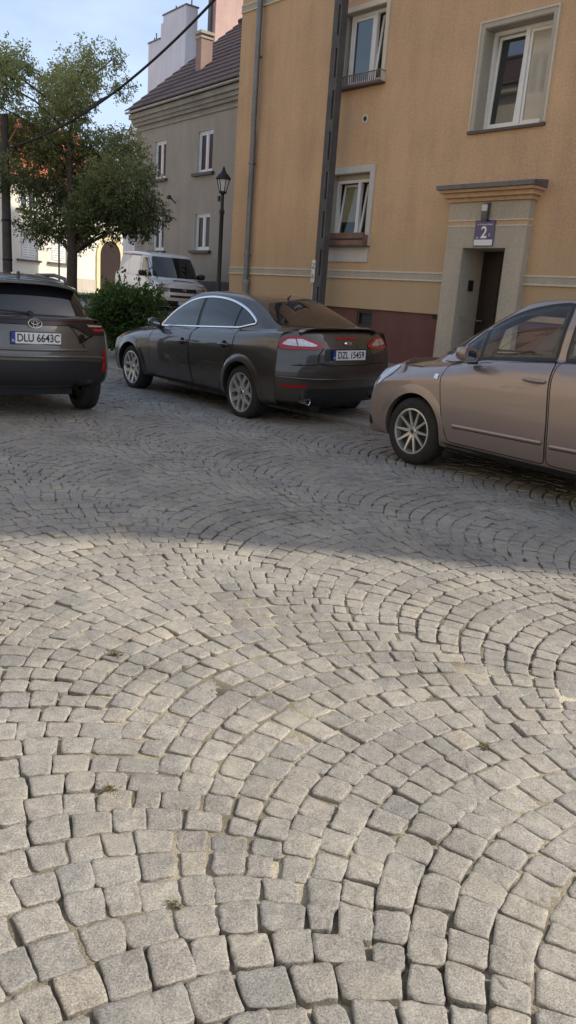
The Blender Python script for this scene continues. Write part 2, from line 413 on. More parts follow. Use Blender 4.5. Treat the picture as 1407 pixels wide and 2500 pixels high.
def window(root,x0,x1,z0,z1,y,tilt=(0,0),glass=(None,None),mull=.5,fw=.055,sw=.05,detail=True):
    """two-sash window, frame set back y from the wall face; returns the frame object"""
    m=MB(); frame_bars(m,x0,x1,z0,z1,y,y+.07,fw)
    xm=x0+(x1-x0)*mull
    m.box(xm-.04,xm+.04,y-.004,y+.066,z0+fw,z1-fw)
    fr=m.build('window',M_WHITE,root)
    for i,(a,b) in enumerate(((x0+fw,xm-.04),(xm+.04,x1-fw))):
        t=math.tan(R(tilt[i])); zb=z0+fw+.004
        def sh(vs): return [(p[0],p[1]+t*(p[2]-zb),p[2]) for p in vs]
        a+=.004;b-=.004
        zt=z1-fw-.004
        s=MB(); frame_bars(s,a,b,zb,zt,y+.012,y+.055,sw); s.v=sh(s.v); s.build('sash',M_WHITE,fr)
        g=MB(); g.box(a+sw,b-sw,y+.030,y+.038,zb+sw,zt-sw); g.v=sh(g.v); g.build('pane',glass[i] or M_PANE,fr)
    return fr
M_PANE=mat('pane_glass',(.02,.024,.028),.02,ior=2.0)
def clear_glass():
    m=bpy.data.materials.new('clear_glass'); m.use_nodes=True; nd,L,b=nodes_of(m)
    gl=nd.new('ShaderNodeBsdfGlossy'); gl.inputs['Roughness'].default_value=.02; tr=nd.new('ShaderNodeBsdfTransparent'); tr.inputs['Color'].default_value=(.80,.82,.82,1)
    fr=two_sided_fresnel(nd,L,1.55); ms=nd.new('ShaderNodeMixShader')
    L.new(fr.outputs[0],ms.inputs[0]); L.new(tr.outputs[0],ms.inputs[1]); L.new(gl.outputs[0],ms.inputs[2]); L.new(ms.outputs[0],nd['Material Output'].inputs['Surface'])
    return m
M_CLEAR=clear_glass()
M_DULL=mat('dull_pane',(.05,.055,.062),.12,ior=1.2,var=.4,scale=1.5)
M_OCHRE=stucco('ochre_render',(.64,.415,.24),.28,.15,lowdirt=((.45,.33,.19),1.9))
M_PLINTH=stucco('maroon_plinth',(.17,.075,.058),.3,.1)
M_CREAM=stucco('cream_trim',(.66,.58,.45),.2,.06)
M_GREYBEIGE=stucco('greybeige_render',(.46,.41,.32),.25,.1)
M_SURR=stucco('doorway_render',(.50,.43,.33),.25,.12)
M_TIN=mat('grey_tin',(.17,.16,.16),.55,.4,var=.3,scale=5)
M_SILL=mat('brown_sill',(.10,.075,.065),.6,var=.25,scale=8)
M_DOOR=mat('dark_brown_door',(.028,.018,.014),.5,var=.3,scale=9)
def tiles(name,col,dark,rowh=.32):
    m=bpy.data.materials.new(name); m.use_nodes=True; nd,L,b=nodes_of(m); b.inputs['Roughness'].default_value=.8
    tc=nd.new('ShaderNodeTexCoord'); n=nd.new('ShaderNodeTexNoise'); n.inputs['Scale'].default_value=2.3; n.inputs['Detail'].default_value=7; n.inputs['Roughness'].default_value=.75; L.new(tc.outputs['Object'],n.inputs['Vector'])
    c=nd.new('ShaderNodeValToRGB'); c.color_ramp.elements[0].position=.32; c.color_ramp.elements[0].color=(*dark,1); c.color_ramp.elements[1].position=.68; c.color_ramp.elements[1].color=(*col,1)
    L.new(n.outputs['Fac'],c.inputs['Fac']); L.new(c.outputs['Color'],b.inputs['Base Color']); return m
def tiled_roof(root,x0,x1,y0,z0,run,pitch,mat_,name='roof',row=.36,both=True):
    """overlapping courses of tiles as real steps, front slope and back slope"""
    m=MB(); t=math.tan(R(pitch)); k=int(run/row)
    for side in ((0,1) if both else (0,)):
        for i in range(k):
            a=i*row; b=a+row+.03
            ya,yb=y0+a,y0+b
            za,zb=z0+a*t+.055,z0+b*t+.01
            if side:
                ya,yb=y0+2*run-a,y0+2*run-b
            # wavy tile edge
            nseg=max(2,int((x1-x0)/.25))
            vs=[];fs=[]
            for q in range(nseg+1):
                x=x0+(x1-x0)*q/nseg; w=.012 if q%2 else 0
                vs+=[(x,ya,za-.05+w),(x,ya,za+w),(x,yb,zb+w*.5)]
            for q in range(nseg): o=3*q; fs+=[(o,o+3,o+4,o+1),(o+1,o+4,o+5,o+2)]
            m.add(vs,fs)
    zr=z0+run*t
    m.tube([(x0,y0+run,zr+.05),(x1,y0+run,zr+.05)],.12,8)
    for xx in (x0,x1):
        m.add([(xx,y0+.05,z0-.05),(xx,y0+2*run-.05,z0-.05),(xx,y0+run,zr)],[(0,1,2)])
    return m.build(name,mat_,root)
# ---- ochre apartment house
ox,oy=un(16.2,12.0)
OCH=root_at('apartment_building',ox,oy,-U[0],-U[1],'ochre rendered apartment building with maroon plinth, cream string course and a recessed doorway','building')
HZ=12.4
GW=(3.40,4.50,2.62,4.00); FW=(3.40,4.54,5.58,6.94); RW=(6.88,8.18,4.50,6.08)
DOORH=(7.05,7.96,-.2,2.56)
allw=[GW,FW,RW]
extra=[(12.2,13.3,2.62,4.0),(12.2,13.3,5.58,6.94),(6.9,8.2,7.9,9.4),(3.4,4.5,8.45,9.8),(12.2,13.3,8.45,9.8)]
m=MB(); facade(m,0,21.75,1.38,HZ,allw+extra+[(7.05,7.96,.2,2.56)],.22)
m.add([(0,0,1.38),(21.75,0,1.38),(21.75,.05,1.38),(0,.05,1.38)],[(0,1,2,3)])
shell(m,0,21.75,10,-.3,HZ)
m.build('wall',M_OCHRE,OCH)
m=MB(); facade(m,0.02,6.70,-.4,1.38,[(4.42,4.86,1.02,1.34)],.12,y=.045); facade(m,8.30,21.73,-.4,1.38,[],y=.045); m.build('plinth',M_PLINTH,OCH)
m=MB(); m.box(6.42,6.58,.02,.05,1.30,1.50); m.build('vent_niche',mat('niche_dark',(.03,.026,.022),.9),OCH)
m=MB(); frame_bars(m,4.42,4.86,1.02,1.34,.06,.10,.05); m.box(4.47,4.81,.12,.13,1.07,1.29); m.build('basement_window',mat('basement_frame',(.035,.037,.04),.6),OCH)
tiled_roof(OCH,-.4,21.77,-.40,HZ-.1,5.6,33,tiles('dark_red_tiles',(.16,.07,.05),(.07,.04,.035)))
m=MB(); m.box(-.35,21.75,-.40,-.002,HZ-.22,HZ-.02); m.box(-.2,21.75,-.25,-.002,HZ-.45,HZ-.22); m.build('eaves_cornice',M_CREAM,OCH)
# string courses : grey band between two cream fillets
for z0,z1,segs in ((1.965,2.13,((0,6.69),(8.31,21.75))),(7.60,7.76,((0,3.30),(4.66,21.75)))):
    for a,b in segs:
        m=MB(); m.box(a,b,-.022,-.001,z0+.028,z1-.028); s=m.build('string_course',M_GREYBEIGE,OCH)
        m=MB(); m.box(a,b,-.034,-.001,z0,z0+.028); m.box(a,b,-.034,-.001,z1-.028,z1); m.build('fillet',M_CREAM,s)
def trim(root,par,h,w,m_,proud=.03,bottom=True,edge=None):
    a,b,c,d=h
    m=MB(); m.box(a-w,a,-proud,.002,c,d); m.box(b,b+w,-proud,.002,c,d); m.box(a-w,b+w,-proud+.001,.002,d,d+w)
    if bottom: m.box(a-w,b+w,-proud+.001,.002,c-.33,c)
    return m.build('surround',m_,par)
M_BLIND=mat('yellow_blind',(.62,.55,.30),.8,var=.06,scale=2)
M_CURT=mat('net_curtain',(.62,.58,.50),.9,var=.12,scale=6)
def reveal_lining(par,h,d,m_,y0=-.001):
    a,b,c,e=h; t=.012; m=MB()
    m.box(a,a+t,y0,d,c,e); m.box(b-t,b,y0,d,c,e); m.box(a+t,b-t,y0,d,e-t,e); m.build('reveal',m_,par)
# ground-floor window, both sashes tilted open, yellow blind
w=window(OCH,GW[0]+.012,GW[1]-.012,GW[2]+.02,GW[3]-.10,.16,tilt=(7,8),glass=(M_CLEAR,None),mull=.60)
trim(OCH,w,GW,.125,stucco('pale_grey_trim',(.56,.53,.48),.15,.05)); reveal_lining(w,GW,.22,M_GREYBEIGE)
m=MB(); m.box(3.53,3.98,.205,.208,3.10,3.80); m.v=[(p[0],p[1]+math.tan(R(7))*(p[2]-2.70),p[2]) for p in m.v]; b_=m.build('roller_blind',M_BLIND,w)
m=MB(); m.box(3.40,4.50,.15,.23,GW[3]-.10,GW[3]); m.build('shutter_box',M_GREYBEIGE,w)
m=MB(); m.box(3.26,4.64,-.17,.0,2.575,2.605); m.build('sill',M_SILL,w)
# first-floor window, right sash tilted
w=window(OCH,FW[0]+.06,FW[1]-.012,FW[2]+.05,FW[3]-.012,.15,tilt=(0,6),mull=.62)
trim(OCH,w,FW,.09,M_CREAM,bottom=False); reveal_lining(w,FW,.22,M_GREYBEIGE)
m=MB(); m.box(3.28,4.66,-.16,.15,5.545,5.58); m.build('sill',M_SILL,w)
m=MB()
for zz in (5.585,5.76): m.box(3.30,4.64,-.145,-.13,zz,zz+.018)
for i in range(25): x=3.305+i*.0552; m.box(x,x+.014,-.144,-.131,5.60,5.76)
for x in (3.30,4.627): m.box(x,x+.013,-.13,.0,5.762,5.776)
m.build('railing',mat('rusty_railing',(.20,.13,.11),.6,var=.3,scale=12),w)
# tall first-floor window above the door, in a deep reveal
w=window(OCH,RW[0]+.012,RW[1]-.012,RW[2]+.02,RW[3]-.012,.24,tilt=(3,0),glass=(None,mat('beige_pane',(.40,.36,.29),.05,var=.15,scale=2.2,coat=1.0)),mull=.53)  # right pane coloured an opaque, slightly mottled beige
trim(OCH,w,RW,.075,stucco('window_band',(.47,.42,.34),.15,.06),proud=.02,bottom=False); reveal_lining(w,RW,.30,M_GREYBEIGE)
m=MB(); a,b,c,d=RW; a-=.075;b+=.075;d+=.075
m.box(a-.03,a,-.035,.001,c,d+.03); m.box(b,b+.03,-.035,.001,c,d+.03); m.box(a,b,-.034,.001,d,d+.03); m.build('fillet',M_CREAM,w)
m=MB(); m.box(6.77,8.29,-.05,.24,4.44,4.485); m.build('sill',M_SILL,w)
for h in extra:
    w=window(OCH,h[0]+.012,h[1]-.012,h[2]+.03,h[3]-.012,.15); trim(OCH,w,h,.1,M_CREAM,bottom=False)
    m=MB(); m.box(h[0]-.1,h[1]+.1,-.12,.15,h[2]-.02,h[2]+.02); m.build('sill',M_SILL,w)
# doorway : jambs, header with ochre band, stepped cornice, tin cap
m=MB()
m.box(6.68,7.05,-.15,.002,.30,2.56); m.box(7.96,8.32,-.15,.002,.30,2.56); m.box(6.68,8.32,-.15,.002,2.56,2.90); m.box(6.68,8.32,-.15,.002,3.02,3.31)
for x in (7.05,7.948): m.box(x,x+.012,-.148,.60,.35,2.56)
m.box(7.062,7.948,-.148,.60,2.548,2.56)
ds=m.build('door_surround',M_SURR,OCH,bevel=.004)
m=MB(); m.box(6.68,8.32,-.142,.002,2.925,2.995); m.build('ochre_band',M_OCHRE,ds)
m=MB(); m.box(6.675,8.325,-.158,.002,2.90,2.925); m.box(6.675,8.325,-.158,.002,2.995,3.02); m.build('fillet',M_CREAM,ds)
m=MB(); m.box(6.66,8.36,-.20,.002,3.31,3.375); m.box(6.60,8.42,-.27,.002,3.375,3.45); m.box(6.55,8.47,-.34,.002,3.45,3.50); m.build('cornice',M_OCHRE,ds,bevel=.006)
m=MB(); m.add([(6.52,-.40,3.50),(8.50,-.40,3.50),(8.50,0,3.50),(6.52,0,3.50),(6.52,-.40,3.57),(8.50,-.40,3.57),(8.50,0,3.62),(6.52,0,3.62)],[(0,3,2,1),(4,5,6,7),(0,1,5,4),(1,2,6,5),(2,3,7,6),(3,0,4,7)]); m.build('tin_cap',M_TIN,ds)
m=MB(); m.box(7.062,7.948,.50,.54,.36,2.548)
for x0,x1 in ((7.12,7.46),(7.54,7.88)):
    for z0,z1 in ((.5,1.2),(1.32,2.4)): frame_bars(m,x0,x1,z0,z1,.488,.501,.03)
dd=m.build('door',M_DOOR,OCH)
m=MB(); m.box(7.13,7.15,.44,.49,1.30,1.34); m.box(7.13,7.25,.43,.445,1.31,1.33); m.build('handle',M_CHROME,dd)
m=MB(); m.box(7.05,7.96,-.3,.55,.05,.36); m.build('doorstep',M_KERB,OCH)
m=MB(); m.box(7.063,7.085,.14,.27,1.83,2.02); m.build('intercom',M_DARK,OCH)
# vent and downpipe
m=MB(); m.lathe([(.02,-.012),(.085,-.012),(.085,.004)],20,(4.21,0,4.98),'y'); v_=m.build('vent',M_CREAM,OCH)
m=MB(); m.lathe([(0,-.02),(.04,-.02),(.045,-.013)],16,(4.21,0,4.98),'y'); m.build('vent_hole',M_DARK,v_)
m=MB(); m.tube([(.80,-.13,11),(.80,-.13,5.15),(.78,-.10,4.95),(.78,-.10,1.75)],.062,12)
for z in (8.9,6.6,4.4,2.4): m.lathe([(.07,-.03),(.075,0),(.07,.03)],12,(.79,-.115,z),'z'); m.box(.77,.81,-.06,0,z-.012,z+.012)
dp=m.build('downpipe',mat('zinc_pipe',(.20,.205,.215),.45,.6,var=.25,scale=3),OCH,sm=40)
m=MB(); m.tube([(.78,-.10,1.8),(.78,-.10,.1)],.075,12); m.lathe([(.085,-.06),(.095,0),(.085,.06)],12,(.78,-.1,1.78),'z'); m.build('pipe_foot',mat('cast_pipe',(.30,.28,.26),.7,var=.3,scale=5),dp,sm=40)
def och(x,y,z=0): # local point of the ochre house -> world
    p=np.array([ox,oy])+x*np.array([-U[0],-U[1]])+y*N; return float(p[0]),float(p[1]),z
OR=math.atan2(-U[1],-U[0])
# planter on the ground-floor sill
wb=empty('window_box',och(3.98,-.09,2.606),OR,'weathered brown plank window box on the ground-floor sill','window box')
M_PLANK=mat('brown_plank',(.22,.125,.09),.75,var=.35,scale=7,bump=.2,bscale=30)
m=MB(); m.box(-.60,.62,-.09,-.065,0,.09); m.box(-.60,.62,-.09,-.065,.125,.235); m.build('front_board',M_PLANK,wb,bevel=.004)
m=MB(); m.box(-.60,.62,.065,.088,0,.20); m.box(-.60,-.575,-.065,.065,0,.2); m.box(.595,.62,-.065,.065,0,.2); m.box(-.575,.595,-.065,.065,.005,.05); m.build('box_body',M_PLANK,wb)
# enamel sign and lamp over the door
sg=empty('house_number_sign',och(7.495,-.156,2.79),OR,'dark blue enamel house number sign 2 above the doorway','sign')
m=MB(); m.box(-.205,.205,-.012,.004,-.215,.215); m.build('plate',mat('blue_enamel',(.035,.028,.13),.3,coat=.5),sg,bevel=.004)
m=MB(); m.box(-.19,.19,-.014,-.0125,-.20,-.105); m.build('white_strip',mat('white_enamel',(.74,.72,.70),.3),sg)
MT=Matrix(((1,0,0,0),(0,0,-1,-.0135),(0,1,0,0),(0,0,0,1)))
def tl(x,z): return Matrix.Translation((x,0,z))@MT
M_WT=mat('white_lettering',(.82,.82,.80),.4)
text_mesh('lettering','ul. Kraszewskiego',.043,M_WT,sg,tl(0,.145))
text_mesh('lettering','2',.27,M_WT,sg,tl(-.005,.005),bold=.005)
text_mesh('lettering','c',.09,M_WT,sg,tl(.115,-.02)); text_mesh('lettering','nr',.06,M_WT,sg,tl(-.13,-.07))
lp=empty('wall_lamp',och(7.50,-.152,2.99),OR,'small grey bulkhead lamp fixed above the blue number sign','lamp')
m=MB(); m.box(-.05,.05,-.03,0,.02,.30); m.lathe([(.0,.28),(.05,.275),(.058,.24),(.058,.02),(.045,0),(0,0)],14,(0,-.075,0),'z'); m.build('housing',mat('lamp_grey',(.16,.15,.14),.5,.3),lp,sm=40)
m=MB(); m.lathe([(.05,.15),(.062,.15),(.062,.25),(.05,.25)],12,(0,-.075,0),'z',a0=R(200),a1=R(340)); m.build('lens',mat('frosted_glass',(.62,.6,.56),.35),lp,sm=40)
# ---- concrete utility pole in front of the facade
PX,PY,_=och(3.68,-.40); pz=ground_z(PX,PY)
PO=empty('utility_pole',(PX,PY,pz),OR,'tall dark concrete utility pole with slots, close to the ochre facade','utility pole',group='utility poles')
M_CONC=mat('dark_concrete',(.105,.095,.088),.85,var=.35,scale=3.5,bump=.4,bscale=28)
m=MB(); H=10.8
slots=[]; z=.9
while z<H-.9: slots.append((.035,.085,z,z+.52)); z+=.74
facade(m,-.03,.125,0,H,slots,.06,y=-.08)
m.add([(-.03,.08,0),(.125,.08,0),(.125,.08,H),(-.03,.08,H),(-.03,-.08,0),(.125,-.08,0),(.125,-.08,H),(-.03,-.08,H)],[(0,1,2,3),(1,5,6,2),(4,0,3,7),(2,6,7,3)])
for s_ in slots: m.add([(s_[0],-.02,s_[2]),(s_[1],-.02,s_[2]),(s_[1],-.02,s_[3]),(s_[0],-.02,s_[3])],[(0,1,2,3)])
m.box(-.125,-.03,-.055,.055,0,H)
m.build('shaft',M_CONC,PO)
m=MB(); m.box(-.5,.5,-.12,-.081,H-.5,H-.38)
for x in (-.42,-.14,.14,.42): m.lathe([(0,.14),(.03,.14),(.05,.1),(.035,.06),(.05,.03),(.02,0),(0,0)],10,(x,-.14,H-.38),'z')
m.build('crossarm',M_DARK,PO,sm=40)
m=MB(); m.box(-.19,-.09,-.075,-.056,1.50,1.95); pl=m.build('number_plate',mat('pale_plate',(.70,.66,.58),.5,var=.1,scale=9),PO)
for ch,zz in (('Z',1.82),('6',1.62)): text_mesh('lettering',ch,.15,M_DARK,pl,Matrix.Translation((-.14,0,zz))@Matrix(((1,0,0,0),(0,0,-1,-.0765),(0,1,0,0),(0,0,0,1))))
m=MB(); m.box(-.17,-.126,-.05,-.01,.0,1.5); m.build('cable_guard',mat('pale_duct',(.42,.37,.31),.7,var=.2,scale=6),PO)
# ---- grey house with tiled roof
M_GREY=stucco('grey_render',(.40,.335,.265),.22,.08)
gx,gy=-7.245,35.19
GR=root_at('grey_house',gx,gy,.616,-.788,'grey brown rendered two-storey house with dark tiled roof behind the white van','house')
GH=[(a,b,c,d) for a,b in ((1.32,2.35),(4.72,5.86),(8.4,9.5)) for c,d in ((2.98,4.34),(5.70,7.18))]
m=MB(); facade(m,-.25,12,1.9,8.3,GH,.2); shell(m,-.25,12,10,.6,8.3)
m.add([(-.25,0,8.3),(-.25,10,8.3),(-.25,5,12.5)],[(0,1,2)]); m.build('wall',M_GREY,GR)
m=MB(); m.box(-.27,12,-.05,.05,.4,1.9); m.build('plinth',stucco('dark_plinth',(.13,.115,.10),.25,.1),GR)
tiled_roof(GR,-.55,12.3,-.42,8.42,5.4,40,tiles('old_brown_tiles',(.105,.055,.045),(.042,.032,.032),.36))
m=MB()
for z0,z1,d in ((7.66,7.74,.06),(7.86,7.98,.12),(7.98,8.12,.2),(8.12,8.3,.30)): m.box(-.27-d*.5,12,-d,-.002,z0,z1)
m.build('cornice',stucco('weathered_cornice',(.36,.33,.28),.4,.12),GR)
m=MB(); m.lathe([(.07,0),(.07,12.4)],10,(-.45,-.40,8.37),'x',a0=R(180),a1=R(360)); m.build('gutter',mat('pale_gutter',(.42,.42,.40),.5,.3,var=.2),GR,sm=40)
for h in GH:
    w=window(GR,h[0]+.01,h[1]-.01,h[2]+.02,h[3]-.01,.10,fw=.08,sw=.055,glass=(M_DULL,M_DULL))
    m=MB(); m.box(h[0]-.16,h[1]+.16,-.13,.1,h[2]-.08,h[2]+.018); m.build('sill',M_SILL,w)
    reveal_lining(w,h,.12,stucco('white_reveal',(.62,.60,.57),.1,.05) if 'white_reveal' not in MATS else MATS['white_reveal'])
m=MB(); m.box(2.38,2.78,1.15,1.65,8.6,11.05); c_=m.build('chimney',stucco('pinkish_brick',(.36,.25,.21),.3,.15),GR)
m=MB(); m.box(2.32,2.84,1.09,1.71,11.05,11.15); m.box(2.35,2.81,1.12,1.68,10.90,10.97); m.build('chimney_cap',M_GREYBEIGE,c_)
m=MB(); m.tube([(3.32,-.05,4.75),(3.32,-.32,4.95)],.025,6); m.lathe([(0,.1),(.05,.09),(.12,-.02),(.02,-.06),(0,-.06)],12,(3.32,-.34,4.92),'z'); m.build('bracket_lamp',M_DARK,GR,sm=40)
m=MB(); m.box(6.40,6.50,-.06,0,4.68,4.86); m.build('cable_box',M_DARK,GR)
# ---- stepped white fire wall behind it
TW=root_at('stepped_gable',-8.69,44.0,.616,-.788,'tall white stepped fire wall rising behind the grey house roof','gable wall')
M_TOW=stucco('white_firewall',(.74,.74,.76),.18,.05)
m=MB(); poly=[(-2.6,0),(3.72,0),(3.72,14.25),(1.5,14.25),(1.5,13.95),(1.28,13.95),(1.28,13.3),(0,13.3),(0,10.6),(-2.6,9.4)]
m.prism(poly,lambda a,b,c:(a,c,b),.62); m.build('wall',M_TOW,TW)
m=MB(); m.box(1.45,3.77,-.04,.66,14.25,14.31); m.box(-.04,1.27,-.04,.66,13.3,13.36); m.build('coping',M_TIN,TW)
m=MB()
for x,z,hh in ((.25,13.36,.45),(.05,13.36,.28),(2.2,14.31,.3),(3.68,14.31,.7)): m.tube([(x,.3,z-.02),(x,.3,z+hh)],.03,6)
m.build('flue_pipe',M_DARK,TW)
m=MB(); m.box(3.73,11,.3,7,0,12.0); m.build('rear_block',M_TOW,TW)
# ---- pink block beyond the roof
PK=root_at('pink_house',-5.25,40.6,.616,-.788,'pink rendered house wall rising above the grey house roof beside the ochre corner','house')
m=MB(); m.box(0,.55,0,7,.5,19); m.build('wall',stucco('pink_render',(.52,.35,.30),.25,.1),PK)
m=MB(); m.tube([(.2,-.1,.6),(.2,-.1,18.5)],.09,8); m.build('downpipe',M_TIN,PK)
# ---- sunlit white house at the end
wx,wy_=-11.03,53.55
WH=root_at('white_house',wx,wy_,.525,.851,'sunlit white house with low orange tiled roof and arched gateway behind the tree','house')
M_WHT=stucco('white_render',(.74,.69,.60),.10,.04)
WW=[(a,a+1.2,c,c+e) for a in (-13.6,-9.27,-7.12) for c,e in ((2.57,1.12),(5.22,1.2))]
m=MB(); facade(m,-20,-.8,1.8,6.86,WW+[(-3.33,-1.57,1.0,3.3)],.2); shell(m,-20,-.8,10,.6,6.86)
# arch infill corners
ar=[( -3.33,3.3)]+[(-2.45-.88*math.cos(R(a)),3.3+.88*math.sin(R(a))) for a in range(0,181,15)]
m.build('wall',M_WHT,WH)
m=MB(); m.box(-20,-3.6,-.04,.04,.5,1.8); m.box(-1.29,-.8,-.04,.04,.5,1.8); m.build('plinth',stucco('pale_plinth',(.50,.45,.38),.2,.08),WH)
m=MB(); m.box(-20,-.8,-.06,-.001,4.45,4.55); m.box(-20,-.8,-.18,-.001,6.66,6.86); m.build('string_course',M_WHT,WH)
gate=[(-2.45+.88*math.cos(R(a)),3.3+.88*math.sin(R(a))) for a in range(0,181,12)]+[(-3.33,1.0),(-1.57,1.0)]
m=MB(); m.prism(gate,lambda a,b,c:(a,-.035+c,b),.03); 
g_=m.build('gate',mat('brown_gate',(.022,.010,.008),.9,var=.3,scale=6),WH)
m=MB()
for a in range(0,180,12):
    p=[(-2.45+r*math.cos(R(b)),3.3+r*math.sin(R(b))) for r,b in ((.88,a),(1.16,a),(1.16,a+12),(.88,a+12))]
    m.prism(p,lambda a_,b_,c_:(a_,-.09+c_,b_),.088)
m.box(-3.61,-3.33,-.09,-.002,1,3.3); m.box(-1.57,-1.29,-.09,-.002,1,3.3); m.build('gate_surround',stucco('yellow_surround',(.70,.58,.36),.12,.05),g_)
for h in WW:
    w=window(WH,h[0]+.01,h[1]-.01,h[2]+.02,h[3]-.01,.08,fw=.09,sw=.05)
    m=MB(); m.box(h[0]-.28,h[1]+.16,-.15,.05,h[2]-.09,h[2]+.018); m.build('sill',M_SILL,w)
    if h[2]<4:
        m=MB()
        for i in range(7): m.box(h[0]+.12,h[1]-.12,.062,.074,h[2]+.16+i*.13,h[2]+.27+i*.13)
        m.build('shutter_slats',mat('white_slats',(.70,.70,.68),.6),w)
tiled_roof(WH,-20.4,-.6,-.45,6.86,5.2,36,tiles('orange_tiles',(.60,.17,.08),(.36,.09,.045)))
# ---- house across the street (behind the viewer; the car windows mirror it)
bx_,by_=un(-14,-8.6)
BK=root_at('peach_house',bx_,by_,U[0],U[1],'sunlit cream house across the street, seen only as a reflection in car windows','house')
BH=[(a,a+1.2,c,c+1.7) for a in np.arange(2,44,3.4) for c in (1.5,4.7,7.9,11.0)]
m=MB(); facade(m,0,46,.8,14,BH,.2); shell(m,0,46,9,-.2,14); m.build('wall',stucco('peach_render',(.72,.62,.50),.2,.08),BK)
m=MB(); m.box(0,46,-.05,.05,-.2,.8); m.build('plinth',M_GREYBEIGE,BK)
m=MB(); m.box(-.3,46.3,-.35,-.002,13.7,14.0); m.box(0,46,-.06,-.002,7.2,7.4); m.box(0,46,-.06,-.002,4.0,4.2); m.build('cornice',M_CREAM,BK)
tiled_roof(BK,-.4,46.4,-.5,14.0,5,34,tiles('brown_tiles',(.17,.10,.08),(.08,.05,.045)))
w0=None
for h in BH:
    if w0 is None:
        w0=window(BK,h[0],h[1],h[2],h[3],.08,fw=.09); h0=h
    else:
        c=w0.copy(); COL.objects.link(c); c.location=(h[0]-h0[0],0,h[2]-h0[2])
        for ch in list(w0.children):
            d=ch.copy(); COL.objects.link(d); d.parent=c
